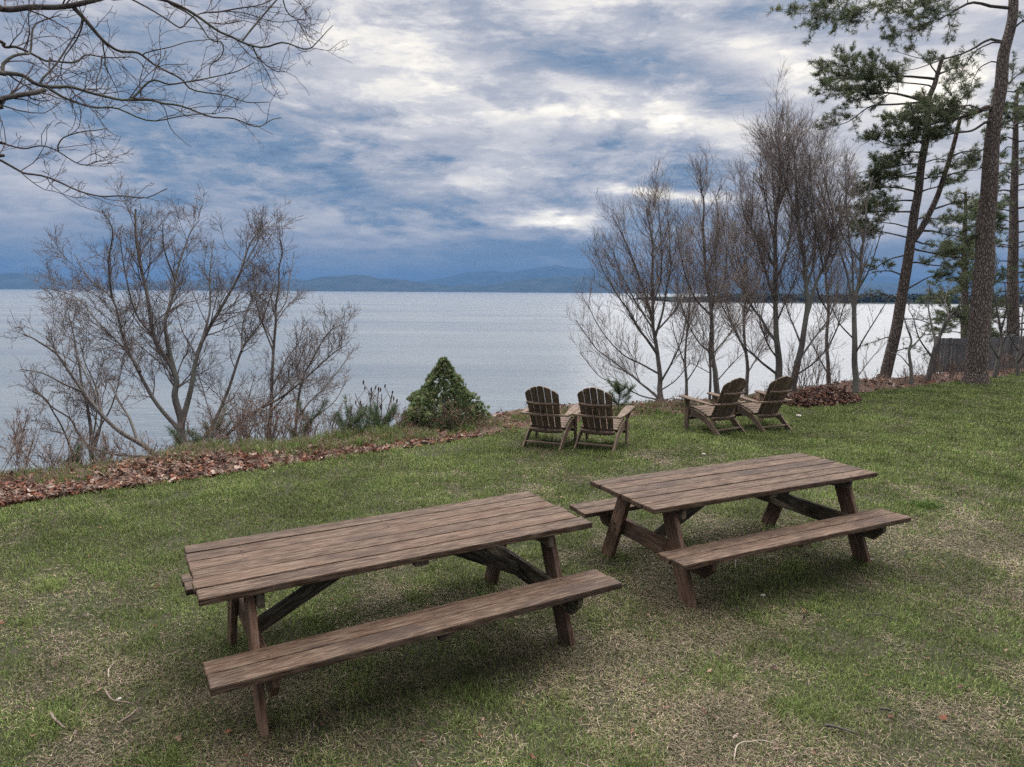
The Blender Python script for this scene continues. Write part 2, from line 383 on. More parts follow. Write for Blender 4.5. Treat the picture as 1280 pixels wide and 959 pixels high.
cb = nt.nodes.new("ShaderNodeCombineXYZ"); L(nt, math_(nt, 'DIVIDE', dx, zz), cb.inputs[0]); L(nt, math_(nt, 'DIVIDE', dy, zz), cb.inputs[1])
cp = cb.outputs[0]
def rotmap(vec, rz, s, off=(0, 0, 0)):
    n = nt.nodes.new("ShaderNodeMapping"); n.inputs["Rotation"].default_value = (0, 0, rz); n.inputs["Scale"].default_value = s; n.inputs["Location"].default_value = off
    L(nt, vec, n.inputs["Vector"]); return n.outputs[0]
n_big = noise(nt, rotmap(cp, 0.35, (0.8, 1.3, 1)), 1.7, 8, 0.56, 0.2)
n_fine = noise(nt, rotmap(cp, 0.5, (1.0, 1.6, 1), (3.1, 1.7, 0)), 4.2, 10, 0.62, 0.25)
n_streak = noise(nt, rotmap(cp, 0.42, (0.6, 2.6, 1), (7.7, 0.4, 0)), 2.4, 7, 0.6, 0.6)
wa = noise(nt, rotmap(cp, 0, (1, 1, 1), (11, 5, 0)), 1.6, 5, 0.6); wb = noise(nt, rotmap(cp, 0, (1, 1, 1), (-4, 8, 0)), 1.6, 5, 0.6)
azw = math_(nt, 'ADD', az, math_(nt, 'MULTIPLY', math_(nt, 'SUBTRACT', wa, 0.5), 0.22))
elw = math_(nt, 'ADD', el, math_(nt, 'MULTIPLY', math_(nt, 'SUBTRACT', wb, 0.5), 0.11))
def blob(px, py, wx, wy, amp, rot=0.0):
    a0, e0 = px_dir(px, py)
    da = math_(nt, 'MULTIPLY', math_(nt, 'SUBTRACT', azw, a0), math.cos(e0)); de = math_(nt, 'SUBTRACT', elw, e0)
    c, s = math.cos(rot), math.sin(rot); ix, iy = FPX / wx, FPX / wy
    u = math_(nt, 'ADD', math_(nt, 'MULTIPLY', da, c * ix), math_(nt, 'MULTIPLY', de, s * ix))
    v = math_(nt, 'ADD', math_(nt, 'MULTIPLY', da, -s * iy), math_(nt, 'MULTIPLY', de, c * iy))
    g = math_(nt, 'EXPONENT', math_(nt, 'MULTIPLY', math_(nt, 'ADD', math_(nt, 'MULTIPLY', u, u), math_(nt, 'MULTIPLY', v, v)), -1.0))
    return math_(nt, 'MULTIPLY', g, amp)
# thickness of the deck: negative rot = falling to the right in the view
BLOBS = [(670, 115, 160, 50, .24, -.15), (540, 90, 120, 60, .08, -.2), (860, 160, 110, 28, .46, -.25), (770, 150, 120, 30, .16, -.2), (765, 22, 75, 26, .30, -.45), (950, 60, 70, 20, .30, -.1),
         (985, 85, 90, 26, .40, -.2), (990, 10, 80, 20, .14, .2), (705, 278, 62, 11, 1.0, -.1), (650, 270, 40, 7, .12, -.2), (820, 238, 70, 12, .85, -.15), (890, 240, 50, 12, .2, 0),
         (1172, 102, 42, 32, .6, 0), (1180, 120, 150, 90, .24, 0), (1190, 262, 190, 60, .12, 0), (1060, 215, 120, 70, .32, 0), (1000, 290, 90, 30, .08, 0),
         (455, 166, 120, 9, .22, -.03), (620, 208, 110, 22, .13, .1), (560, 215, 80, 16, .1, .1), (470, 297, 110, 6, .16, 0), (330, 290, 90, 10, .08, 0), (60, 190, 200, 50, .05, 0),
         (20, 345, 60, 5, .16, .1), (600, 50, 60, 40, -.08, -.3), (820, 60, 45, 30, -.26, -.5), (720, 62, 55, 22, -.17, -.3), (940, 125, 60, 22, -.14, -.2), (780, 185, 150, 17, -.22, -.1),
         (890, 208, 120, 14, -.22, -.15), (500, 190, 160, 14, -.10, 0), (470, 250, 160, 14, -.10, -.15), (560, 265, 90, 12, -.08, -.2), (760, 215, 60, 20, -.10, -.2), (920, 30, 40, 22, -.18, .2),
         (330, 175, 120, 20, -.07, 0), (120, 240, 200, 30, -.05, 0), (1010, 40, 40, 18, -.18, .3), (400, 60, 120, 60, .06, 0), (1240, 330, 120, 30, -.22, 0), (1120, 325, 120, 22, -.2, 0)]
v = None
for bl in BLOBS:
    g = blob(*bl); v = g if v is None else math_(nt, 'ADD', v, g)
base = nt.nodes.new("ShaderNodeMapRange"); base.interpolation_type = 'LINEAR'
cr = ramp(nt, math_(nt, 'MULTIPLY', el, 1 / R_(90)), [(0.0, (.15,) * 3), (0.035, (.22,) * 3), (0.07, (.36,) * 3), (0.12, (.44,) * 3), (0.18, (.50,) * 3), (0.24, (.52,) * 3), (0.38, (.65,) * 3), (0.6, (.80,) * 3), (1.0, (.85,) * 3)])
v = math_(nt, 'ADD', v, cr)
amp = ramp(nt, math_(nt, 'MULTIPLY', el, 1 / R_(90)), [(0.0, (.15,) * 3), (0.03, (.4,) * 3), (0.06, (.9,) * 3), (0.12, (1.1,) * 3), (0.25, (1.0,) * 3)])
tex = math_(nt, 'ADD', math_(nt, 'ADD', math_(nt, 'MULTIPLY', math_(nt, 'SUBTRACT', n_big, 0.5), 0.65), math_(nt, 'MULTIPLY', math_(nt, 'SUBTRACT', n_fine, 0.5), 0.55)),
            math_(nt, 'MULTIPLY', math_(nt, 'SUBTRACT', n_streak, 0.5), 0.15))
ce = nt.nodes.new("ShaderNodeCombineXYZ"); L(nt, az, ce.inputs[0]); L(nt, math_(nt, 'MULTIPLY', el, 2.3), ce.inputs[1]); L(nt, math_(nt, 'MULTIPLY', math_(nt, 'ABSOLUTE', dz), 0.7), ce.inputs[2])
puff = noise(nt, rotmap(ce.outputs[0], 0.30, (1, 1, 1), (2.2, 5.1, 0)), 4.2, 11, 0.60, 0.2); puff2 = noise(nt, rotmap(ce.outputs[0], 0.34, (0.85, 1.3, 1), (7.2, 1.1, 3)), 9.5, 10, 0.64, 0.25)
def crisp(x, a, b):
    n = nt.nodes.new("ShaderNodeMapRange"); n.interpolation_type = 'SMOOTHSTEP'; L(nt, x, n.inputs[0]); n.inputs[1].default_value = a; n.inputs[2].default_value = b; n.inputs[3].default_value = -0.5; n.inputs[4].default_value = 0.5; return n.outputs[0]
tex = math_(nt, 'ADD', tex, math_(nt, 'ADD', math_(nt, 'MULTIPLY', crisp(puff, .46, .55), 0.30), math_(nt, 'ADD', math_(nt, 'MULTIPLY', crisp(puff2, .45, .56), 0.16), math_(nt, 'MULTIPLY', crisp(noise(nt, rotmap(ce.outputs[0], 0.4, (0.8, 1.25, 1), (1.2, 6.1, 2)), 24.0, 8, 0.66, 0.2), .43, .58), 0.06))))
v = math_(nt, 'ADD', v, math_(nt, 'MULTIPLY', tex, amp))
cl = ramp(nt, math_(nt, 'MULTIPLY', v, 1 / 1.6, clamp=True), [(0.0, (.095, .16, .265)), (0.10, (.16, .228, .335)), (0.19, (.26, .30, .38)), (0.28, (.345, .365, .43)), (0.38, (.45, .455, .495)), (0.48, (.58, .57, .585)), (0.60, (.79, .75, .69)), (0.75, (1.02, .95, .84)), (1.0, (1.6, 1.48, 1.3))])
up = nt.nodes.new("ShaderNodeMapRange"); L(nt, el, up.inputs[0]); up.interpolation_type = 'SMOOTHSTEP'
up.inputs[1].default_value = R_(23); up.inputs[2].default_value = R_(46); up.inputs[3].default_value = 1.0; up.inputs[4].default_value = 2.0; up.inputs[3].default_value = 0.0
# sky above the frame boosted to light the ground, most on the sun's side
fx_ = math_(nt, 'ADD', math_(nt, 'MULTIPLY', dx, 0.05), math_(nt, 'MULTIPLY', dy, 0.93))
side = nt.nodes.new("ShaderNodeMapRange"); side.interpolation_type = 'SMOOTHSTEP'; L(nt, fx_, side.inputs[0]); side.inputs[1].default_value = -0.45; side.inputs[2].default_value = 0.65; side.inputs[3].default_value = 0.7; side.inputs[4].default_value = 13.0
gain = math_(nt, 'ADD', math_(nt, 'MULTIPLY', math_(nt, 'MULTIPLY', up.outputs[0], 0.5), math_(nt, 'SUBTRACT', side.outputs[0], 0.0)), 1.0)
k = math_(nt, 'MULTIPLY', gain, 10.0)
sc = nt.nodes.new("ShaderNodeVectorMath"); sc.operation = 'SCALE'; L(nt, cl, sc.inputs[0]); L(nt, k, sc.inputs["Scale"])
cover = ramp(nt, n_fine, [(0.25, (.88,) * 3), (0.4, (.98,) * 3)])
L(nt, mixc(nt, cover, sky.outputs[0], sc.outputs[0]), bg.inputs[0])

sd = bpy.data.lights.new("sun", 'SUN'); sd.energy = 0.5; sd.angle = R_(50); sd.color = (1.0, 0.92, 0.82)
so_ = bpy.data.objects.new("sun", sd); C.objects.link(so_)
sv = Vector((math.sin(SUN_AZ) * math.cos(SUN_EL), math.cos(SUN_AZ) * math.cos(SUN_EL), math.sin(SUN_EL)))
so_.rotation_euler = sv.to_track_quat('Z', 'Y').to_euler(); so_.location = (10, 12, 12)

# ------------------------------------------------------------------ boards
class Boards:
    """bevelled boards collected into one mesh; each keeps its own grain coordinates"""
    def __init__(self): self.V = []; self.Fq = []; self.G = []; self.B = []; self.n = 0; self.nails = set()
    def nail(self, c, r=0.0068):
        a = np.arange(8) * np.pi / 4; V = np.concatenate([np.stack([np.cos(a) * r * 1.15, np.sin(a) * r * 1.15, a * 0 - .001], 1), np.stack([np.cos(a) * r, np.sin(a) * r, a * 0 + .0006], 1)]) + np.asarray(c)
        k0 = len(self.Fq); self.put(V, [list(range(8, 16))] + [[i, (i + 1) % 8, 8 + (i + 1) % 8, 8 + i] for i in range(8)], V); self.nails.update(range(k0, k0 + 9))
    def put(self, V, faces, G):
        k = len(V); self.V.append(V); self.G.append(np.asarray(G) + RNG.random(3) * 20); self.B.append(np.full(k, RNG.random()))
        for f in faces: self.Fq.append([i + self.n for i in f])
        self.n += k
    def board(self, c, ax, ay, az_, size, bev=0.004, warp=0.0, chamfer=None):
        """c centre; ax, ay, az_ unit axes (length, width, thickness)"""
        bm = bmesh.new(); lx, ly, lz = size; ns = max(2, int(lx / 0.25)) if warp else 1
        bmesh.ops.create_cube(bm, size=1.0)
        for vtx in bm.verts: vtx.co = Vector((vtx.co.x * lx, vtx.co.y * ly, vtx.co.z * lz))
        if chamfer:       # lower end corners cut off (seat beam ends)
            for vtx in bm.verts: pass
        bmesh.ops.bevel(bm, geom=bm.edges[:], offset=bev, segments=2, affect='EDGES')
        if warp:
            es = [e for e in bm.edges if abs(e.verts[0].co.x - e.verts[1].co.x) > lx * 0.8]
            bmesh.ops.subdivide_edges(bm, edges=es, cuts=ns, use_grid_fill=True)
        bm.verts.index_update()
        P = np.array([v.co[:] for v in bm.verts]); G = P.copy()
        if warp:
            ph = RNG.random(2) * 6.28
            P[:, 2] += warp * np.sin(P[:, 0] * 2.1 + ph[0]); P[:, 1] += warp * 0.7 * np.sin(P[:, 0] * 1.7 + ph[1])
        A = np.array([ax, ay, az_], float)
        self.put(np.asarray(c, float) + P @ A, [[v.index for v in f.verts] for f in bm.faces], G); bm.free()
    def poly(self, pts2, origin, eu, ev, en, th, grain_dir=None, bev=0.003):
        """a flat outline (u, v) extruded by th along en"""
        bm = bmesh.new()
        vs = [bm.verts.new((a, b, -th / 2)) for a, b in pts2]; f = bm.faces.new(vs)
        r = bmesh.ops.extrude_face_region(bm, geom=[f])
        for e in r["geom"]:
            if isinstance(e, bmesh.types.BMVert): e.co.z += th
        bmesh.ops.recalc_face_normals(bm, faces=bm.faces[:])
        es = [e for e in bm.edges if e.is_manifold and e.calc_face_angle(0) > 0.9]
        bmesh.ops.bevel(bm, geom=es, offset=bev, segments=1, affect='EDGES')
        bm.verts.index_update(); P = np.array([v.co[:] for v in bm.verts])
        G = P if grain_dir is None else np.stack([P @ np.array(grain_dir + (0,)), P @ np.array((-grain_dir[1], grain_dir[0], 0)), P[:, 2]], 1)
        A = np.array([eu, ev, en], float)
        self.put(np.asarray(origin, float) + P @ A, [[v.index for v in f.verts] for f in bm.faces], G); bm.free()
    def build(self, name, material, parent):
        me = bpy.data.meshes.new(name); me.from_pydata(np.concatenate(self.V).tolist(), [], self.Fq)
        a = me.attributes.new("grain", 'FLOAT_VECTOR', 'POINT'); a.data.foreach_set("vector", np.concatenate(self.G).astype(np.float32).ravel())
        a = me.attributes.new("board", 'FLOAT', 'POINT'); a.data.foreach_set("value", np.concatenate(self.B).astype(np.float32))
        if self.nails:
            me.materials.append(material); me.materials.append(M['bolt'])
            for i in self.nails: me.polygons[i].material_index = 1
        me.update(); return link(name, me, material, parent)
EX, EY, EZ = np.eye(3)

TL, TW, TH, SO, SH = 2.457, 0.857, 0.742, 0.766, 0.437
def make_table(x, y, rz, label):
    t = thing("picnic_table", label, "picnic table", (x, y, gz(x, y) - 0.004), rz, "weathered wooden picnic tables on the lawn")
    bt = 0.038
    top = Boards(); bw = TW / 6
    for i in range(6):
        top.board((RNG.normal() * 0.004, -TW / 2 + bw * (i + .5), TH - bt / 2 + RNG.normal() * 0.0012), EX, EY, EZ, (TL + RNG.normal() * 0.006, bw - 0.0055 - RNG.random() * 0.0025, bt), 0.0035, 0.0015)
    for i in range(6):
        for xx_ in (-.925, 0, .925):
            for q_ in (-.038, .036): top.nail((xx_ + RNG.normal() * .006, -TW / 2 + bw * (i + .5) + q_ + RNG.normal() * .004, TH + .0012))
    top.build("tabletop", M["table"], t)
    for sy in (-1, 1):
        s = Boards()
        for i in range(2):
            s.board((RNG.normal() * 0.004, sy * (SO - 0.142 * (i + .5)), SH - bt / 2 + RNG.normal() * 0.001), EX, EY, EZ, (TL + RNG.normal() * 0.005, 0.138, bt), 0.0035, 0.0018)
        for i in range(2):
            for xx_ in (-.925, 0, .925):
                for q_ in (-.036, .036): s.nail((xx_ + RNG.normal() * .006, sy * (SO - 0.142 * (i + .5)) + q_, SH + .0012))
        s.build("seat", M["table"], t)
        c = Boards(); c.board((0, sy * (SO - 0.142), SH - bt - 0.0195), EY, EX, EZ, (0.25, 0.09, 0.036)); c.build("seat_cleat", M["table_brace"], t)
    for sx in (-1, 1):
        for sy in (-1, 1):
            lg = Boards(); a = np.array([0, sy * 0.55, 0.0]); bb = np.array([0, sy * 0.255, TH - bt - 0.002])
            d = (bb - a) / np.linalg.norm(bb - a); k = 0.0725 / d[2]
            # outline in the y-z plane, foot and head cut level
            pts = [(a[1] - k, -0.03), (a[1] + k, -0.03), (bb[1] + k, bb[2]), (bb[1] - k, bb[2])]
            lg.poly(pts, (sx * 0.9635, 0, 0), EY, EZ, EX, 0.04, (d[1], d[2]), 0.004); lg.build("leg", M["table_leg"], t)
        bm_ = Boards(); z0, z1, e_ = SH - bt - 0.145, SH - bt - 0.003, 0.745
        bm_.poly([(-e_, z1), (-e_, z1 - 0.05), (-e_ + 0.085, z0), (e_ - 0.085, z0), (e_, z1 - 0.05), (e_, z1)], (sx * (0.9635 - 0.0415), 0, 0), EY, EZ, EX, 0.04, (1, 0), 0.004)
        bm_.build("seat_beam", M["table_leg"] if sx < 0 else M["table_brace"], t)
        cl = Boards(); cl.board((sx * (0.9635 - 0.0415), 0, TH - bt - 0.046), EY, EZ, EX, (0.80, 0.088, 0.04)); cl.build("top_cleat", M["table_brace"], t)
        br = Boards(); p0 = np.array([sx * 0.905, 0, 0.318]); p1 = np.array([sx * 0.20, 0, TH - bt - 0.035]); d = p1 - p0; ln = np.linalg.norm(d); d /= ln
        nrm = np.cross(EY, d); br.board((p0 + p1) / 2, d, nrm, EY, (ln, 0.088, 0.038)); br.build("brace", M["table_brace"], t)
        for sy in (-1, 1):
            for (yy, zz_) in ((sy * 0.415, 0.345), (sy * 0.40, 0.30), (sy * 0.285, 0.63)):
                bo = Tubes(); bo.add([(sx * 0.98, yy, zz_), (sx * 0.991, yy, zz_), (sx * 0.9912, yy, zz_)], [0.012, 0.011, 0.0005], 8)
                link("bolt", bo.mesh("bolt", False), M["bolt"], t)
    cl = Boards(); cl.board((0.0, 0, TH - bt - 0.0195), EY, EX, EZ, (0.80, 0.09, 0.036)); cl.build("top_cleat", M["table_brace"], t)
    return t
m, nt, b, out = mat("rusted_bolt"); b.inputs["Base Color"].default_value = (0.07, 0.05, 0.04, 1); b.inputs["Metallic"].default_value = 0.6; b.inputs["Roughness"].default_value = 0.6; M["bolt"] = m
make_table(-0.7296, 4.3079, 0.5217, "nearer brown weathered picnic table with attached benches, its front bench ending lowest in view")
make_table(1.9514, 5.8026, 0.4616, "farther brown picnic table with attached benches, standing between the other table and the garden chairs")

# ------------------------------------------------------------------ adirondack chairs
def make_chair(label):
    t = thing("garden_chair", label, "garden chair", (0, 0, 0), 0, "dark slatted garden chairs facing the lake")
    mt = M["chair"]
    # back: five slats on a gentle curve, tops rounded as one arch
    p0 = np.array([0, 0.285, 0.235]); p1 = np.array([0, -0.085, 0.965]); up_ = (p1 - p0) / np.linalg.norm(p1 - p0); full = np.linalg.norm(p1 - p0)
    nf = np.cross(EX, up_)     # points to the front/up side or back; only used for thickness
    back = Boards(); gap = 0.0085
    for i in range(5):
        k = i - 2; wb, wt = 0.083, 0.097
        x0 = k * (wb + gap); x1 = k * (wt + gap); ln = full - (0, 0.026, 0.088)[abs(k)]
        cx = lambda s: x0 + (x1 - x0) * s
        tops = []
        for q_ in range(7):
            a = q_ / 6; xx_ = -wt / 2 + wt * a
            if k == 0: tp = ln - 0.018 * (2 * a - 1) ** 2
            else:
                aa = a if k > 0 else 1 - a
                tp = ln - (0.042 * aa ** 1.6 if abs(k) == 1 else 0.085 * aa ** 1.8) + 0.01
            tops.append((cx(1) + xx_, tp))
        pts = [(cx(0) - wb / 2, 0), (cx(0) + wb / 2, 0)] + tops[::-1]
        curve = 0.018 * (k / 2) ** 2
        fwd = np.array([0, up_[2], -up_[1]])
        tilt = 0.10 * k; eu = np.array([math.cos(tilt), 0, 0]) + fwd * math.sin(tilt) * (1 if True else 0); eu /= np.linalg.norm(eu)
        en = np.cross(eu, up_)
        back.poly([(a - cx(0.5), b) for a, b in pts], p0 + EX * cx(0.5) + fwd * curve, eu, up_, en, 0.02, (0, 1), 0.003)
    back.build("backrest", mt, t)
    fwd = np.array([0, up_[2], -up_[1]])
    def arc_rail(name, h, half, wid, th, level=True, bow=0.035):
        r = Boards(); c = p0 + up_ * h - fwd * 0.0
        n = 9; ys_o, ys_i = [], []
        for q_ in range(n):
            x_ = -half + 2 * half * q_ / (n - 1); yb = -bow * (1 - (x_ / half) ** 2)
            ys_o.append((x_, yb - wid)); ys_i.append((x_, yb * 0.45))
        r.poly(ys_o + ys_i[::-1], c - fwd * 0.018, EX, EY if level else fwd, np.cross(EX, EY if level else fwd), th, (1, 0), 0.003)
        r.build(name, mt, t)
    arc_rail("back_rail", 0.535, 0.235, 0.03, 0.034, False)
    arc_rail("back_rail", 0.325, 0.36, 0.035, 0.026, True, 0.06)
    arc_rail("back_rail", 0.045, 0.262, 0.035, 0.05, False)
    # seat: curved slats running across
    seat = Boards(); prof = [(0.765, 0.345), (0.735, 0.383), (0.665, 0.392), (0.59, 0.380), (0.515, 0.360), (0.44, 0.337), (0.365, 0.312), (0.305, 0.290)]
    for a, b in zip(prof[:-1], prof[1:]):
        a = np.array((0, *a)); b = np.array((0, *b)); d = b - a; ln = np.linalg.norm(d); d /= ln
        seat.board((a + b) / 2, EX, d, np.cross(EX, d), (0.55, ln - 0.007, 0.02), 0.003)
    seat.build("seat", mt, t)
    for s in (-1, 1):
        rl = Boards()
        o = [(0.735, 0.372), (0.66, 0.378), (0.56, 0.358), (0.44, 0.318), (0.33, 0.268), (0.22, 0.195), (0.11, 0.09), (0.02, -0.012), (-0.075, -0.012), (-0.06, 0.012),
             (0.735, 0.25)]
        o = [(0.735, 0.372), (0.66, 0.378), (0.56, 0.360), (0.44, 0.322), (0.33, 0.275), (0.22, 0.205), (0.10, 0.10), (-0.055, -0.015), (0.085, -0.015), (0.20, 0.075), (0.30, 0.15), (0.42, 0.205), (0.58, 0.235), (0.735, 0.245)]
        rl.poly(o, (s * 0.287, 0, 0), EY, EZ, EX, 0.026, (1, 0.3), 0.003); rl.build("rear_leg", mt, t)
        fl = Boards(); fl.poly([(0.70, -0.015), (0.79, -0.015), (0.792, 0.535), (0.70, 0.522)], (s * 0.317, 0, 0), EY, EZ, EX, 0.028, (0, 1), 0.003); fl.build("front_leg", mt, t)
        am = Boards(); xo = s * 0.335
        out_ = [(-0.055, 0.90), (-0.075, 0.86), (-0.078, 0.60), (-0.05, 0.36), (-0.03, 0.16), (0.03, 0.14), (0.055, 0.36), (0.072, 0.60), (0.072, 0.86), (0.05, 0.90)]
        out_ = [(a * s, b) for a, b in out_]
        sl = np.array([0, math.cos(0.085), math.sin(0.085)])
        am.poly(out_, (xo, 0, 0.489), EX, sl, np.cross(EX, sl), 0.024, (0, 1), 0.004); am.build("armrest", mt, t)
        bk = Boards(); bk.poly([(s * 0.014, 0.0), (s * 0.07, 0.0), (s * 0.014, -0.15)], (s * 0.317, 0.75, 0.535), EX, EZ, -EY, 0.03, (0, 1), 0.002); bk.build("arm_bracket", mt, t)
    st = Boards(); st.board((0, 0.115, 0.085), EX, EY, EZ, (0.548, 0.055, 0.022)); st.build("stretcher", mt, t)
    st = Boards(); st.board((0, 0.715, 0.20), EX, EY, EZ, (0.60, 0.03, 0.05)); st.build("stretcher", mt, t)
    return t
def copy_tree(o, parent=None):
    c = o.copy(); C.objects.link(c); c.parent = parent
    for ch in list(o.children): copy_tree(ch, c)
    return c
chairs = [((0.16, 10.13), (0.70, 9.89), R_(-21), "dark brown slatted garden chair seen from behind, left end of the four"),
          ((0.92, 9.97), (1.45, 9.76), R_(-23), "dark brown slatted garden chair seen from behind, its right arm nearest the middle gap"),
          ((3.38, 10.98), (3.87, 11.25), R_(30), "dark garden chair turned sideways beside the middle gap, one wide arm reaching left"),
          ((4.26, 11.33), (4.72, 11.48), R_(25), "dark garden chair turned sideways beside the leaf pile, right end of the four")]
proto = None
for i, (a, b_, rz, lab) in enumerate(chairs):
    o = make_chair(lab) if proto is None else copy_tree(proto)
    proto = proto or o
    cx, cy = (a[0] + b_[0]) / 2, (a[1] + b_[1]) / 2
    o.location = (cx, cy, gz(cx, cy)); o.rotation_euler = (0, 0, rz); o["label"] = lab
#@PART3
# ------------------------------------------------------------------ scatter helpers
def in_view(P, margin=1.12):
    d = P - CAM; z = d @ F
    return (z > 0.5) & (np.abs(d @ RV) < z * 640 / FPX * margin + 0.4) & (np.abs(d @ UV) < z * 480 / FPX * margin + 0.4)

TABLES = [(-0.7296, 4.3079, 0.5217), (1.9514, 5.8026, 0.4616)]
def under_table(x, y):
    """1 where feet have worn the lawn around and under the tables"""
    r = 0
    for tx, ty, a in TABLES:
        c, s = math.cos(a), math.sin(a); u = (x - tx) * c + (y - ty) * s; v = -(x - tx) * s + (y - ty) * c
        q = np.maximum(np.abs(u) / 1.5, np.abs(v + 0.1) / 1.05); r = np.maximum(r, np.clip((1.15 - q) / 0.45, 0, 1))
    return r

# ------------------------------------------------------------------ grass
def greenness(x, y):
    d = np.hypot(x, y)
    g = 0.24 + 0.76 * np.clip((y - 3.0) / 4.2, 0, 1) + 1.9 * (fbm(x, y, 1.5, 4) - 0.5) + 1.5 * (fbm(x + 40, y, 0.38, 3) - 0.5)
    g = g - 0.24 * np.clip((x - 1.6) / 3.5, 0, 1) * np.clip((9.5 - y) / 4, 0, 1) + 0.10 * np.clip((-x) / 3, 0, 1)
    g = g + 0.28 * np.clip((y - 9) / 4, 0, 1) + 0.2 * np.clip((y - 12) / 3, 0, 1) - 0.30 * under_table(x, y)
    return np.clip(g, 0.0, 1)

def make_grass():
    N = 9000000
    r = 2.2 * (27 / 2.2) ** RNG.random(N)           # log-uniform in distance
    th = RNG.uniform(-1.03, 1.03, N)
    x = r * np.sin(th); y = r * np.cos(th)
    dens = np.clip(16500 * (3.6 / r) ** 1.5, 900, 18000)         # wanted blades per square metre
    have = N / (2.06 * math.log(27 / 2.2)) / r ** 2
    bare = np.clip((fbm(x + 3, y - 8, 0.55, 4) - 0.29) / 0.12, 0.45, 1)
    keep = RNG.random(N) < dens / have * bare
    x, y, r = x[keep], y[keep], r[keep]
    d = edge_d(x, y); z = ground(x, y, d)
    P = np.stack([x, y, z], 1)
    jag = 0.35 * (fbm(x, y, 0.6, 3) - 0.5)
    k = (d < -0.02 + jag) & in_view(P, 1.75) & (in_view(P, 1.13) | (RNG.random(len(P)) < 0.6))
    P, r = P[k], r[k]; x, y = P[:, 0], P[:, 1]; n = len(P)
    g = greenness(x, y)
    clump = fbm(x, y, 0.16, 2)
    kind = RNG.random(n); tall = np.clip(2.4 * (fbm(x - 7, y + 21, 0.30, 3) - 0.33), 0.25, 1.6)
    green = kind < (0.18 + 0.84 * g) * (0.65 + 0.9 * clump)
    flat = ~green & (RNG.random(n) < 0.85)
    h = np.where(green, 0.014 + 0.024 * RNG.random(n) * (0.5 + 1.0 * clump), 0.012 + 0.034 * RNG.random(n) ** 1.6)
    tilt = np.where(flat, RNG.uniform(1.25, 1.48, n), RNG.uniform(0.15, 1.15, n))
    wd = (0.0025 + 0.0017 * RNG.random(n)) * np.clip(r / 4.2, 1, 4.5) ** 0.85
    h = h * np.clip(r / 7, 1, 1.5) * (0.75 + 0.9 * tall)
    az_ = RNG.uniform(0, 2 * np.pi, n)
    dirh = np.stack([np.cos(az_), np.sin(az_), 0 * az_], 1); side = np.stack([-np.sin(az_), np.cos(az_), 0 * az_], 1)
    tw = RNG.normal(0, 0.5, n)[:, None]; side = side * np.cos(tw) + dirh * np.sin(tw)
    up = np.array([0, 0, 1.0])
    t1 = np.where(flat, tilt, tilt * 0.6)
    p1 = P + (dirh * np.sin(t1)[:, None] + up * np.cos(t1)[:, None]) * (h * 0.55)[:, None]
    p2 = p1 + (dirh * np.sin(np.where(flat, tilt, tilt * 1.25))[:, None] + up * np.cos(np.where(flat, tilt + .12, np.minimum(tilt * 1.25, 1.7)))[:, None]) * (h * 0.55)[:, None]
    P0 = P - up * 0.004 + up * np.where(flat, 0.006 + 0.012 * RNG.random(n), 0)[:, None]
    p1 = p1 + up * np.where(flat, 0.008, 0)[:, None]
    V = np.stack([P0 - side * wd[:, None] / 2, P0 + side * wd[:, None] / 2, p1 + side * wd[:, None] * 0.45, p1 - side * wd[:, None] * 0.45, p2], 1)
    b = 5 * np.arange(n)[:, None]
    Q = b + np.array([[0, 1, 2, 3]]); T = b + np.array([[3, 2, 4]])
    gc = np.array([[0.082, 0.124, 0.030], [0.124, 0.170, 0.044], [0.165, 0.206, 0.062], [0.212, 0.228, 0.090]])
    dc = np.array([[0.265, 0.208, 0.132], [0.205, 0.155, 0.104], [0.29, 0.24, 0.162], [0.145, 0.108, 0.076], [0.225, 0.19, 0.128]])
    col = np.where(green[:, None], gc[RNG.integers(0, 4, n)], dc[RNG.integers(0, 5, n)])
    col = col * (0.45 + 0.95 * RNG.random(n) ** 1.3)[:, None] * np.clip(0.45 + 1.15 * fbm(x + 9, y + 3, 0.45, 4), .4, 1.5)[:, None]
    col = np.concatenate([np.clip(col, 0, 1), np.ones((n, 1))], 1)
    me = np_mesh("grass", V.reshape(-1, 3), [Q, T], {"tint": np.repeat(col, 5, 0)})
    tag(link("grass", me, M["grass"]), "short worn lawn grass with brown dead patches", "grass", kind="stuff")
    return n
print("blades", make_grass())

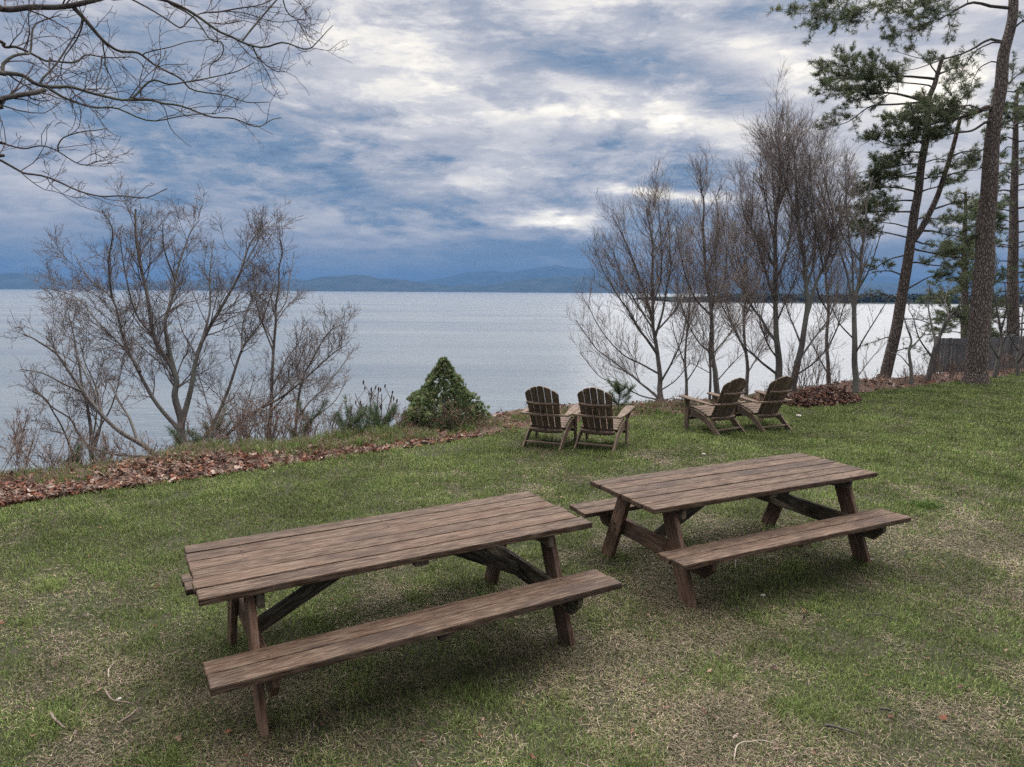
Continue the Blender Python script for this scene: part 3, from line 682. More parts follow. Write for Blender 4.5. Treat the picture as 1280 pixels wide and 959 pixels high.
# ------------------------------------------------------------------ fallen leaves
def leaves_mesh(P, size, lift, cols, nrm_jit=0.7):
    n = len(P); a = RNG.uniform(0, 2 * np.pi, n)
    nz = np.stack([RNG.normal(0, nrm_jit, n), RNG.normal(0, nrm_jit, n), np.ones(n)], 1); nz /= np.linalg.norm(nz, axis=1, keepdims=True)
    u = np.stack([np.cos(a), np.sin(a), 0 * a], 1); u -= nz * (u * nz).sum(1, keepdims=True); u /= np.linalg.norm(u, axis=1, keepdims=True)
    v = np.cross(nz, u)
    # lobed outline, folded along the midrib and curled
    o = np.array([(-.5, 0), (-.3, .20), (-.12, .13), (.05, .30), (.2, .16), (.36, .22), (.5, .0), (.36, -.22), (.2, -.16), (.05, -.30), (-.12, -.13), (-.3, -.20)])
    L_ = size[:, None]; fold = RNG.uniform(-0.2, 0.7, n)[:, None]; curl = RNG.uniform(-0.6, 1.2, n)[:, None]; wdt = RNG.uniform(0.7, 1.2, n)[:, None]
    ou, ov = o[:, 0][None] * L_, o[:, 1][None] * L_ * wdt
    on_ = np.abs(ov) * fold + curl * (ou ** 2) / L_ * 1.2 + RNG.normal(0, 0.04, (n, 12)) * L_
    P = P + np.array([0, 0, 1]) * lift[:, None]
    V = P[:, None] + u[:, None] * ou[..., None] + v[:, None] * ov[..., None] + nz[:, None] * on_[..., None]
    b = 12 * np.arange(n)[:, None]
    Fs = [b + np.array([[0, 1, 11]]), b + np.array([[1, 2, 10, 11]]), b + np.array([[2, 3, 9, 10]]), b + np.array([[3, 4, 8, 9]]), b + np.array([[4, 5, 7, 8]]), b + np.array([[5, 6, 7]])]
    c = np.concatenate([np.clip(cols, 0, 1), np.ones((n, 1))], 1)
    return V.reshape(-1, 3), Fs, np.repeat(c, 12, 0)
LEAFC = np.array([[0.13, 0.055, 0.036], [0.17, 0.082, 0.052], [0.085, 0.042, 0.032], [0.22, 0.14, 0.10], [0.31, 0.24, 0.19], [0.065, 0.040, 0.032], [0.19, 0.075, 0.042], [0.16, 0.11, 0.085]])
def leaf_cols(n, p=None): return LEAFC[RNG.choice(8, n, p=p)] * RNG.uniform(0.7, 1.25, n)[:, None]
def along_edge(n, px0, px1, dlo, dhi, pw=1.0):
    """points at a distance beyond the lawn edge, between two photo columns of the edge"""
    px = RNG.uniform(px0, px1, n); E = np.array([np.interp(px, [p[0] for p in EDGE_PX], EDGE[3:22, k]) for k in (0, 1)]).T
    d = dlo + (dhi - dlo) * RNG.random(n) ** pw
    t = np.array([np.interp(px + 8, [p[0] for p in EDGE_PX], EDGE[3:22, k]) - np.interp(px - 8, [p[0] for p in EDGE_PX], EDGE[3:22, k]) for k in (0, 1)]).T
    t /= np.linalg.norm(t, axis=1, keepdims=True); nrm = np.stack([-t[:, 1], t[:, 0]], 1)
    q = E + nrm * d[:, None]
    return q[:, 0], q[:, 1], px
def litter():
    xs, ys_ = [], []
    x, y, px = along_edge(9500, -90, 640, -0.12, 1.25, 1.8); keep = RNG.random(len(x)) < np.interp(px, [-90, 300, 420, 560, 640], [1, 1, 0.55, 0.55, 0.15]) * np.clip(3.0 * (fbm(x, y, 0.8, 4) - 0.24), 0.2, 1); xs.append(x[keep]); ys_.append(y[keep])
    x, y, px = along_edge(3500, 640, 980, -0.05, 1.6); keep = RNG.random(len(x)) < 0.30; xs.append(x[keep]); ys_.append(y[keep])
    x, y, px = along_edge(1100, 1060, 1290, -0.05, 2.2); xs.append(x); ys_.append(y)
    x = np.concatenate(xs); y = np.concatenate(ys_); n = len(x)
    P = np.stack([x, y, ground(x, y)], 1)
    V, Fs, c = leaves_mesh(P, RNG.uniform(0.045, 0.125, n), 0.008 + 0.035 * RNG.random(n) ** 1.8, leaf_cols(n))
    tag(link("leaf_litter", np_mesh("leaf_litter", V, Fs, {"tint": c}), M["leaf"]), "band of red-brown fallen leaves along the lakeside edge of the lawn", "fallen leaves", kind="stuff")
    # mounded pile beside the right-hand chairs
    n = 2000; c0 = on_plane(1026, 502)[:2]; a = RNG.uniform(0, 2 * np.pi, n); rr = np.sqrt(RNG.random(n))
    ux, uy = np.array([0.83, 0.55]), np.array([-0.55, 0.83])
    q = c0 + np.outer(rr * np.cos(a) * 1.2, ux) + np.outer(rr * np.sin(a) * 0.55, uy)
    P = np.stack([q[:, 0], q[:, 1], ground(q[:, 0], q[:, 1]) + 0.30 * (1 - rr ** 1.6) * RNG.random(n) ** 0.35], 1)
    cc = leaf_cols(n, [.16, .12, .22, .07, .03, .26, .06, .08]) * 0.85
    V, Fs, c = leaves_mesh(P, RNG.uniform(0.07, 0.15, n), 0.01 + 0.02 * RNG.random(n), cc)
    tag(link("leaf_pile", np_mesh("leaf_pile", V, Fs, {"tint": c}), M["leaf"]), "low mound of dark brown leaves at the foot of the bare trees behind the chairs", "leaf pile", kind="stuff")
    # stray leaves and needles over the lawn
    n = 480; r = 2.4 * (16 / 2.4) ** RNG.random(n); th = RNG.uniform(-0.75, 0.75, n); x = r * np.sin(th); y = r * np.cos(th); k = edge_d(x, y) < -0.1; x, y = x[k], y[k]; n = len(x)
    P = np.stack([x, y, ground(x, y)], 1)
    V, Fs, c = leaves_mesh(P, RNG.uniform(0.018, 0.05, n), 0.022 + 0.012 * RNG.random(n), leaf_cols(n) * 0.9, 0.3)
    tag(link("stray_leaves", np_mesh("stray_leaves", V, Fs, {"tint": c}), M["leaf"]), "small dead leaves strewn over the lawn", "fallen leaves", kind="stuff")
litter()

# ------------------------------------------------------------------ trees
def unit(v): return v / (np.linalg.norm(v) + 1e-9)
def grow_level(P, Rr, s, rng, up):
    """children of the polylines P (m, n, 3) with radii Rr (m, n)"""
    m_, n_, _ = P.shape; Lp = np.linalg.norm(np.diff(P, axis=1), axis=2).sum(1)
    idx = np.repeat(np.arange(m_), rng.poisson(Lp * s["dens"])); M_ = len(idx)
    t = s["t0"] + (0.985 - s["t0"]) * rng.random(M_) ** s.get("pw", 0.9)
    u = t * (n_ - 1); i = np.minimum(u.astype(int), n_ - 2); f = (u - i)[:, None]
    A, B = P[idx, i], P[idx, i + 1]; p = A * (1 - f) + B * f; tan = B - A; tan /= np.linalg.norm(tan, axis=1, keepdims=True) + 1e-9
    rp = Rr[idx, i] * (1 - f[:, 0]) + Rr[idx, i + 1] * f[:, 0]
    rv = rng.normal(size=(M_, 3)); rv -= tan * (rv * tan).sum(1, keepdims=True); rv /= np.linalg.norm(rv, axis=1, keepdims=True) + 1e-9
    if "flat" in s: rv[:, 2] *= s["flat"]; rv /= np.linalg.norm(rv, axis=1, keepdims=True) + 1e-9
    ang = rng.uniform(s["ang"][0], s["ang"][1], M_)[:, None]; U = np.array([0, 0, up * s.get("up", 1)])
    nrm = lambda q: q / (np.linalg.norm(q, axis=1, keepdims=True) + 1e-9)
    d = nrm(tan * np.cos(ang) + rv * np.sin(ang) + U * 0.5)
    ln = s["len"] * (1 - s.get("tl", 0.55) * t) * rng.uniform(0.55, 1.3, M_)
    if s.get("rel"): ln = ln * Lp[idx]
    if "max" in s: ln = np.minimum(ln, s["max"] * rng.uniform(0.7, 1.1, M_))
    k = s["n"]; pts = [p]
    for j in range(k - 1):
        d = nrm(d + rng.normal(0, s["wob"], (M_, 3)) * np.array([1, 1, s.get("flat", 1)]) + U * 0.18); pts.append(pts[-1] + d * (ln / (k - 1))[:, None])
    r0 = np.maximum(np.minimum(rp * s["rr"], s["rmax"]), s["rmin"])
    w = np.linspace(0, 1, k)[None]
    return np.stack(pts, 1), r0[:, None] * (1 - w) + s["rmin"] * 0.7 * w
def grow(parent, r_par, rng, spec, lvl, out, up=0.35):
    """side branches, twigs and twiglets of one stem; out[lvl] collects (points, radii)"""
    P, Rr = np.asarray(parent)[None], np.asarray(r_par)[None]
    for l in range(lvl, len(spec)):
        P, Rr = grow_level(P, Rr, spec[l], rng, up); out[l] += list(zip(P, Rr))
        if not len(P): return

BARE = [dict(dens=5.6, t0=0.12, ang=(0.45, 1.0), len=0.40, rel=True, max=1.5, n=8, wob=0.13, rr=0.42, rmax=0.014, rmin=0.0042),
        dict(dens=7.5, t0=0.10, ang=(0.45, 1.05), len=0.52, rel=True, max=0.7, n=6, wob=0.15, rr=0.55, rmax=0.0075, rmin=0.0034),
        dict(dens=12.0, t0=0.10, ang=(0.45, 1.05), len=0.30, n=5, wob=0.15, rr=0.7, rmax=0.005, rmin=0.0030),
        dict(dens=6.0, t0=0.2, ang=(0.4, 1.0), len=0.12, n=3, wob=0.15, rr=0.8, rmax=0.004, rmin=0.0026)]
def spec_mod(base, dens=1.0, ln=1.0, rmin=1.0, up=1.0):
    o = []
    for i, s in enumerate(base):
        s = dict(s); s["dens"] *= dens; s["len"] *= ln; s["rmin"] *= rmin; s["up"] = up; o.append(s)
    return o

def stem_points(px, D, rng, r0, r1, drift=0.0, n=None, start=None, jit=0.6):
    """photo columns/rows of a stem, at forward distance D drifting in depth along it"""
    k = len(px); dz = np.linspace(0, 1, k) ** 1.1 * drift
    P = np.array([at(a, b, D + z) for (a, b), z in zip(px, dz)])
    if start is not None: P[0] = start
    n = n or max(8, int(k * 4)); Q = catmull(P, n); ln = np.linalg.norm(np.diff(P, axis=0), axis=1).sum()
    J = catmull(rng.normal(0, 1, (max(4, n // 3), 3)), n) * np.minimum(np.arange(n) / 4.0, 1)[:, None]
    Q = Q + J * ln * 0.006 * jit
    s = np.linspace(0, 1, n); r = r0 + (r1 - r0) * s ** 0.7
    return Q, r

def bare_tree(label, D, trunk, limbs, r_trunk, spec=BARE, group=None, seed=1, name="bare_tree", up=0.2, twig="twig", bark="bark", limb_r=0.55, base_ext=True, flare=1.25, ):
    rng = np.random.default_rng(seed)
    TP, TR = stem_points(trunk, D, rng, r_trunk, max(r_trunk * 0.18, 0.006), rng.uniform(-0.3, 0.3))
    b0 = TP[0].copy(); g = gz(b0[0], b0[1])
    if base_ext and b0[2] > g - 0.05:
        TP = np.vstack([[b0[0] + rng.normal(0, .02), b0[1], g - 0.12], TP]); TR = np.concatenate([[TR[0] * flare], TR])
    elif base_ext:
        pass
    t = thing(name, label, "tree", (TP[0][0], TP[0][1], max(g, TP[0][2])), 0, group)
    tb = Tubes(); tb.add(TP, TR, 10); link("trunk", tb.mesh("trunk"), M[bark], t, False)
    out = [[] for _ in spec]
    grow(TP[len(TP) // 3:], TR[len(TP) // 3:], rng, spec, 0, out, up)
    for lm in limbs:
        px = lm["px"]; rr = lm.get("r", r_trunk * limb_r)
        # fix the limb to the nearest trunk/other point
        p0 = at(*px[0], D); j = np.argmin(np.linalg.norm(TP - p0, axis=1) ); st = TP[j] if np.linalg.norm(TP[j] - p0) < 0.5 and not lm.get("free") else None
        LP, LR = stem_points(px, D, rng, rr, 0.0065, lm.get("drift", rng.uniform(-1.3, 1.3)), start=st)
        if lm.get("free"):
            gg = gz(LP[0][0], LP[0][1])
            if LP[0][2] > gg - 0.05: LP = np.vstack([[LP[0][0], LP[0][1], gg - 0.1], LP]); LR = np.concatenate([[LR[0]], LR])
        tb = Tubes(); tb.add(LP, LR, 8); link("limb", tb.mesh("limb"), M[bark], t, False)
        k0 = lm.get("k0", 0.12)
        grow(LP[int(len(LP) * k0):], LR[int(len(LP) * k0):], rng, spec, 0, out, up)
    tw = Tubes()
    for i, lst in enumerate(out):
        for P, r in lst: tw.add(P, r, 5 if i == 0 else 3)
    link("crown", tw.mesh("crown"), M[twig], t, False)
    return t
P_ = lambda s: [tuple(float(v) for v in q.split(",")) for q in s.split()]
def lim(s, **k): return dict(px=P_(s), **k)

G1 = "bare trees at the top of the left bank"; G2 = "bare trees on the bank behind the chairs"
bare_tree("largest bare tree on the left bank, its grey stems spreading in a wide fan", 12.6, P_("230,578 228,545 226,527 219,495 215,465 195,426 182,365 173,308 169,262"),
    [lim("215,470 206,413 213,380 219,351 228,321 238,290 250,275", r=.045), lim("227,530 239,483 252,430 280,378 302,338 315,299 333,277", r=.062), lim("252,430 262,385 262,340 268,300", r=.03, drift=.8),
     lim("226,540 219,532 193,500 175,465 153,421 140,373 110,347 94,318", r=.055), lim("175,465 160,440 120,400 95,372 60,360", r=.03), lim("140,373 135,330 140,290 128,262", r=.025),
     lim("233,560 258,544 280,500 302,439 318,415 333,391 345,355", r=.048), lim("302,439 305,400 320,360 322,330", r=.022),
     lim("240,578 267,562 307,522 350,496 386,470 408,452 428,432", r=.042, drift=-.5), lim("307,522 340,500 365,470 380,440 395,415", r=.02), lim("195,426 170,390 158,345 150,300", r=.025), lim("219,351 205,310 203,280", r=.02)],
    0.095, spec_mod(BARE, 1.15, 1.0), G1, 21)
bare_tree("low bare tree leaning far out to the left from the leaf band", 11.2, P_("210,585 204,579 190,567 171,553 150,537 131,522 105,492 85,462 66,439 46,425 28,417"),
    [lim("171,553 163,525 150,505 138,480 120,462", r=.03), lim("195,572 160,570 128,565 100,550 70,540", r=.028), lim("131,522 118,490 100,455 90,430", r=.022), lim("105,492 80,480 50,465 25,462", r=.02)], 0.058, spec_mod(BARE, 1.1, 0.9), G1, 22)
bare_tree("slender bare tree left of the wide fan, several thin stems from one base", 12.0, P_("116,585 114,560 112,527 108,505 103,483 98,450 92,420 84,392"),
    [lim("116,570 124,540 127,518 118,480 105,450 100,425", r=.026), lim("112,560 100,545 88,525 66,509 48,490 30,468", r=.026), lim("117,565 125,535 140,505 150,470 155,440", r=.022), lim("94,575 82,545 70,520 58,500 40,488", r=.02, free=True), lim("118,560 121,520 119,490 126,455", r=.018)], 0.042, spec_mod(BARE, 1.25, 1.05), G1, 23)
bare_tree("straight young bare tree just right of the wide fan, thin upright stem", 13.2, P_("337,560 337,544 339,510 340,483 344,417 346,385 348,351 352,322 350,296"),
    [lim("340,483 355,455 372,430 380,400", r=.02), lim("342,440 330,410 322,385 318,350", r=.02), lim("338,520 360,490 385,460 400,440", r=.02), lim("345,400 358,375 362,345 368,315", r=.016)], 0.05, spec_mod(BARE, 1.1, 0.95), G1, 24)
bare_tree("small bare tree at the right end of the left-hand bank trees, leaning over the water", 12.6, P_("368,560 370,530 373,500 380,470 395,440 412,415 428,405"),
    [lim("371,525 385,505 405,485 425,460 438,440", r=.02), lim("372,505 362,475 358,450", r=.016), lim("369,545 395,520 420,500 436,470", r=.018), lim("300,565 302,530 310,500 318,470", r=.018, free=True)], 0.036, spec_mod(BARE, 1.2, 1.0), G1, 25)
# trees on the right bank
RB = spec_mod(BARE[:3], 1.0, 1.15, 0.85, 0.7)
RB[0]["dens"] = 10.5; RB[1]["dens"] = 7.6; RB[2]["dens"] = 8.0; RB[1]["max"] = 0.85; RB[2]["len"] = 0.38
for s_ in RB: s_["ang"] = (0.35, 0.95)
RB[0]["rmax"] = 0.012; RB[0]["tl"] = 0.5
bare_tree("rounded bare tree behind the middle gap, leftmost on the right bank", 15.2, P_("826,512 825,495 824,475 822,447 818,420 816,394 816,342 814,293 807,262"),
    [lim("822,440 810,425 798,411 785,390 769,366 755,340 745,313", r=0.0360), lim("825,498 808,485 795,475 781,464 760,447 741,431 720,400", r=0.0324), lim("821,420 828,390 834,358 838,330 838,301 834,262", r=0.0324),
     lim("818,400 805,365 794,333 785,310 777,293 765,268", r=0.0288), lim("823,480 838,455 850,431 858,400 863,370", r=0.0288), lim("820,415 845,385 855,350 860,310", r=0.0252), lim("824,470 800,455 775,440 750,410 735,380", r=0.0252),
     lim("817,385 826,345 826,300 822,255", r=0.0230), lim("825,490 845,475 862,455", r=0.0180), lim("800,412 790,370 775,340 765,310", r=0.0216), lim("826,500 800,495 775,480 750,470 725,440", r=0.0202)], 0.078, RB, G2, 31, up=0.5, twig="twig_pale")
bare_tree("narrow bare tree with two close trunks behind the sideways chairs", 15.8, P_("897,500 894,470 891,447 889,394 885,355 881,325 879,285 879,252 876,235"),
    [lim("887,500 888,470 887,440 889,410 892,370 895,330 893,290", r=0.0360, free=True), lim("889,400 875,380 863,362 855,335 850,317 845,285", r=0.0288), lim("890,390 900,365 907,341 908,310 903,270", r=0.0288), lim("891,440 910,420 925,395 935,365", r=0.0252),
     lim("888,445 872,425 858,400 850,375", r=0.0216), lim("885,350 893,315 898,280 895,250", r=0.0216), lim("896,480 915,455 930,440", r=0.0180)], 0.075, RB, G2, 32, up=0.5, twig="twig_pale")
bare_tree("tallest bare tree, upright grey trunk behind the right-hand chairs", 17.2, P_("977,495 975,468 973,440 972,415 970,358 970,293 972,240 973,200 970,165"),
    [lim("973,430 958,410 944,390 930,365 924,342 915,315 911,293 907,232", r=0.0432), lim("970,375 960,350 952,325 945,295 940,272 942,215", r=0.0396), lim("971,350 980,325 985,305 990,270 989,225 990,192", r=0.0396), lim("975,470 950,450 928,431 915,405 903,382 890,350", r=0.0360),
     lim("970,300 960,265 953,230 950,190", r=0.0324), lim("971,270 982,235 985,205 984,178", r=0.0288), lim("974,450 960,430 950,400 938,360", r=0.0288), lim("970,330 950,300 930,270 925,225", r=0.0324), lim("972,400 985,370 995,345 1000,310", r=0.0288), lim("970,280 966,230 965,200 962,170", r=0.0252), lim("940,390 925,380 910,365 895,360", r=0.0216)], 0.108, RB, G2, 33, up=0.55, twig="twig_pale")
bare_tree("bare tree with a forked leaning trunk rising from the leaf mound", 16.8, P_("990,495 993,468 1000,440 1005,415 1009,380 1009,358 1005,325 1001,301 997,252 995,215 992,180"),
    [lim("1007,395 1022,355 1032,330 1038,300 1040,264 1032,230 1025,190", r=0.0504), lim("1002,430 990,405 981,375 975,340", r=0.0288), lim("1038,300 1052,270 1060,235 1062,200", r=0.0288), lim("1009,360 1018,320 1020,280 1015,235 1012,190", r=0.0360), lim("998,450 1020,420 1036,395 1048,360 1055,330", r=0.0324),
     lim("1030,340 1022,300 1014,260 1012,215", r=0.0288), lim("994,470 1015,455 1030,440 1042,415", r=0.0252), lim("1000,290 990,250 980,220 978,180", r=0.0252)], 0.096, RB, G2, 34, up=0.55, twig="twig_pale")
bare_tree("slim bare tree with smooth straight trunk at the lawn edge, left of the pines", 16.2, P_("1069,495 1069,470 1068,440 1068,397 1070,374 1076,345 1079,320 1082,290 1084,262 1090,220"),
    [lim("1068,392 1062,360 1053,323 1046,295 1037,261 1025,240 1014,218", r=0.0360), lim("1069,385 1066,345 1062,300 1058,235 1056,195", r=0.0324), lim("1072,365 1085,340 1096,310 1105,280", r=0.0252), lim("1069,440 1085,415 1100,390 1112,370", r=0.0216), lim("1068,430 1050,405 1040,385 1025,370", r=0.0216), lim("1069,470 1092,445 1110,425", r=0.0158), lim("1053,325 1050,290 1050,255 1046,220", r=0.0216)], 0.085, spec_mod(BARE, 0.8, 0.75, 1.1, 1.5), G2, 35, up=0.45, twig="twig_pale")
bare_tree("thin farther-back bare tree between the narrow two-trunked tree and the tallest one", 19.0, P_("932,500 934,470 931,435 930,395 934,350 932,300 936,262"), [lim("931,440 918,410 908,380 904,350", r=.03), lim("930,400 942,370 952,340 955,310", r=.03), lim("933,350 922,320 918,290", r=.025), lim("933,465 950,440 962,415", r=.025)], 0.065, RB, G2, 40, up=0.5, twig="twig_pale")
bare_tree("thin farther-back bare tree between the forked leaning tree and the slim straight one", 19.4, P_("1036,492 1037,465 1034,430 1036,390 1031,345 1034,300 1030,255 1032,225"), [lim("1035,435 1048,405 1056,375 1060,345", r=.03), lim("1036,395 1022,365 1016,335 1014,300", r=.03), lim("1032,345 1044,315 1048,280", r=.028), lim("1037,465 1020,440 1010,415", r=.025)], 0.07, RB, G2, 41, up=0.5, twig="twig_pale")
bare_tree("small farther-back bare tree between the rounded tree and the two-trunked one", 18.0, P_("858,505 859,480 856,450 858,415 862,380 860,340 864,310"), [lim("857,455 845,425 840,395", r=.025), lim("858,415 870,390 878,360", r=.025), lim("859,480 872,455 880,430", r=.02)], 0.05, RB, G2, 42, up=0.5, twig="twig_pale")
GS = "scrubby saplings by the fence"
bare_tree("crooked bare sapling leaning right, in front of the grey fence", 18.4, P_("1160,474 1165,450 1170,430 1178,415 1184,400 1196,385 1206,370"), [lim("1170,430 1164,405 1160,380 1163,355", r=.04), lim("1178,415 1192,408 1205,400", r=.03), lim("1165,445 1150,425 1142,400 1135,385", r=.03), lim("1184,400 1182,375 1190,350", r=.03)], 0.075, spec_mod(BARE, 0.9, 0.9, 1.1, .6), GS, 36)
bare_tree("short bare sapling between the leaning pine and the grey fence", 18.0, P_("1139,482 1139,462 1137,440 1139,425 1134,410 1130,395"), [lim("1138,438 1148,425 1156,415 1160,405", r=.03), lim("1139,460 1125,445 1112,440", r=.02)], 0.06, spec_mod(BARE, 0.9, 0.9, 1.1, .6), GS, 37)
bare_tree("thin bare sapling right of the large pine trunk, bent over the fence", 19.4, P_("1243,472 1248,450 1252,430 1250,405 1245,380 1240,350"), [lim("1252,432 1262,415 1275,405 1290,398", r=.03), lim("1248,450 1235,425 1230,400", r=.03), lim("1251,415 1258,385 1256,355", r=.03)], 0.07, spec_mod(BARE, 0.9, 0.9, 1.1, .6), GS, 38)
bare_tree("thin bare sapling against the fence at the right edge of the view", 19.8, P_("1272,468 1272,445 1276,420 1279,395 1285,360"), [lim("1273,440 1262,420 1258,400", r=.03), lim("1272,452 1285,435 1296,420", r=.03)], 0.05, spec_mod(BARE, 0.9, 0.9, 1.1, .6), GS, 39)

# overhanging oak on the left: its trunk stands outside the frame
def overhang():
    rng = np.random.default_rng(51); bx, by = -8.6, 4.4
    t = thing("bare_tree", "dark twiggy boughs of a big bare tree hanging across the upper left sky", "tree", (bx, by, gz(bx, by)), 0)
    TP = catmull(np.array([(bx, by, -0.15), (bx + .05, by, .6), (bx + .1, by + .1, 2.2), (bx + .25, by + .2, 4.2), (bx + .3, by + .35, 6.5), (bx + .5, by + .5, 9)]), 26); TR = np.interp(np.linspace(0, 1, 26), [0, .06, .3, 1], [.42, .33, .27, .10])
    tb = Tubes(); tb.add(TP, TR, 14); link("trunk", tb.mesh("trunk"), M["bark"], t, False)
    spec = [dict(dens=4.2, t0=0.05, ang=(0.45, 1.05), len=0.75, n=9, wob=0.2, rr=0.45, rmax=0.009, rmin=0.0034, up=.9),
            dict(dens=6.5, t0=0.12, ang=(0.5, 1.1), len=0.36, n=6, wob=0.2, rr=0.6, rmax=0.0055, rmin=0.0028, up=.9), dict(dens=8.5, t0=0.15, ang=(0.5, 1.2), len=0.15, n=5, wob=0.22, rr=0.7, rmax=0.0036, rmin=0.0024, up=.9),
            dict(dens=9, t0=0.2, ang=(0.5, 1.2), len=0.055, n=3, wob=0.2, rr=0.8, rmax=0.003, rmin=0.0022, up=.9)]
    out = [[] for _ in spec]; done = []
    def limb(s, r, d0, d1, root=None, r1=0.006):
        px = P_(s); k = len(px); P = [at(a, b, d0 + (d1 - d0) * i / (k - 1)) for i, (a, b) in enumerate(px)]
        if root is not None:
            j = np.argmin(np.abs(TP[:, 2] - (P[0][2] + root))); q0 = TP[j]; P = [q0, q0 * .5 + P[0] * .5 + np.array([0, 0, .12])] + P
        elif done:
            A = np.concatenate(done); j = np.argmin(np.linalg.norm(A - P[0], axis=1)); 
            if np.linalg.norm(A[j] - P[0]) < 1.0: P[0] = A[j]
        n = max(14, 4 * len(P)); Q = catmull(np.array(P), n); J = catmull(rng.normal(0, .022, (max(4, n // 3), 3)), n); J[0] = 0; Q = Q + J
        r = r * .66; rr = r + (.7 * r1 - r) * np.linspace(0, 1, n) ** .7; done.append(Q)
        tb = Tubes(); tb.add(Q, rr, 8); link("limb", tb.mesh("limb"), M["bark_dark"], t, False)
        vis = Q[:, 0] > -5.6; grow(Q[vis], rr[vis], rng, spec, 0, out, .2)
    limb("-30,8 0,9 45,8 91,5 130,-4 175,-22", .062, 6.4, 7.0, -.5, .03)
    limb("-30,86 0,91 30,98 60,107 90,111 118,114 161,122 188,106 215,101 242,99 285,91 322,81", .046, 6.3, 7.4, -.6)
    limb("-30,127 0,123 30,118 60,113", .04, 6.2, 6.5, -.5, .03)
    limb("-30,48 0,54 30,62 67,77 90,76 114,70 161,74 190,92", .034, 6.6, 7.3, -.5)
    limb("-30,194 0,202 25,212 50,222 101,240 134,248 175,245 208,236", .026, 6.0, 6.6, -.5)
    limb("-30,172 0,176 27,183 67,191 97,202 127,203", .02, 6.3, 6.8, -.4)
    limb("87,8 110,28 134,50 158,62 181,72 218,97 252,116 299,124 334,125", .036, 6.7, 7.6)
    limb("60,113 100,127 141,138 191,148 235,143 270,140", .022, 6.6, 7.5)
    limb("161,121 190,124 215,131 262,144 302,153 332,155 353,145", .024, 6.9, 7.8)
    limb("130,-4 178,-2 235,12 279,37 306,55 349,57 386,56 404,48 416,32", .034, 6.9, 8.2)
    limb("306,55 318,66 326,74 342,86 358,91", .014, 7.7, 8.0)
    limb("212,7 240,22 262,47 278,55 268,76 259,94", .016, 7.2, 7.5)
    limb("300,-20 346,0 358,14 366,27 386,56", .016, 7.7, 8.2)
    limb("0,81 20,70 34,60 47,34 64,22 81,17", .026, 6.4, 6.9)
    limb("67,191 84,175 111,163 128,160", .011, 6.5, 6.8)
    limb("70,75 66,90 64,105", .016, 6.8, 6.7); limb("128,72 124,95 122,114", .012, 7.0, 7.0)
    limb("47,104 78,70 100,40 110,20", .018, 6.5, 7.0); limb("181,74 210,62 235,50 262,47", .01, 7.2, 7.4)
    limb("140,-10 180,10 222,30 250,20 300,18 345,30 385,22", .016, 7.2, 8.0); limb("250,-10 310,12 350,2 400,-4", .014, 7.4, 8.1)
    tw = Tubes()
    for i, lst in enumerate(out):
        for P, r in lst: tw.add(P, r, 5 if i == 0 else 3)
    link("crown", tw.mesh("crown"), M["twig_oak"], t, False)
M["bark_dark"] = bark_material("dark_bough_bark", (0.045, 0.038, 0.036), (0.10, 0.088, 0.08), lichen=(0.13, 0.145, 0.11))
overhang()
#@PART4
# ------------------------------------------------------------------ needles and pines
def tuft_mesh(name, Cn, A, k, ln, wd, cols, spread=0.75, upb=0.15, rng=RNG):
    m_ = len(Cn); D_ = A[:, None, :] * 0.55 + rng.normal(0, spread, (m_, k, 3)) + np.array([0, 0, upb]); D_ /= np.linalg.norm(D_, axis=2, keepdims=True)
    S = np.cross(D_, rng.normal(size=(m_, k, 3))); S /= np.linalg.norm(S, axis=2, keepdims=True)
    l = ln * rng.uniform(0.7, 1.15, (m_, k, 1)); b0 = Cn[:, None] + rng.normal(0, ln * 0.12, (m_, k, 3))
    V = np.stack([b0 - S * wd / 2, b0 + S * wd / 2, b0 + D_ * l * 0.6 + S * wd * 0.45, b0 + D_ * l, b0 + D_ * l * 0.6 - S * wd * 0.45], 2).reshape(-1, 3)
    n = m_ * k; b = 5 * np.arange(n)[:, None]
    c = cols[rng.integers(0, len(cols), m_)] * rng.uniform(0.7, 1.3, (m_, 1)); c = np.repeat(c, k, 0) * rng.uniform(0.85, 1.15, (n, 1)); c = np.concatenate([np.clip(c, 0, 1), np.ones((n, 1))], 1)
    return np_mesh(name, V, [b + np.array([[0, 1, 2, 3, 4]])], {"tint": np.repeat(c, 5, 0)})
PINEC = np.array([[0.066, 0.092, 0.042], [0.085, 0.108, 0.050], [0.105, 0.122, 0.060], [0.054, 0.074, 0.038], [0.13, 0.13, 0.070]])

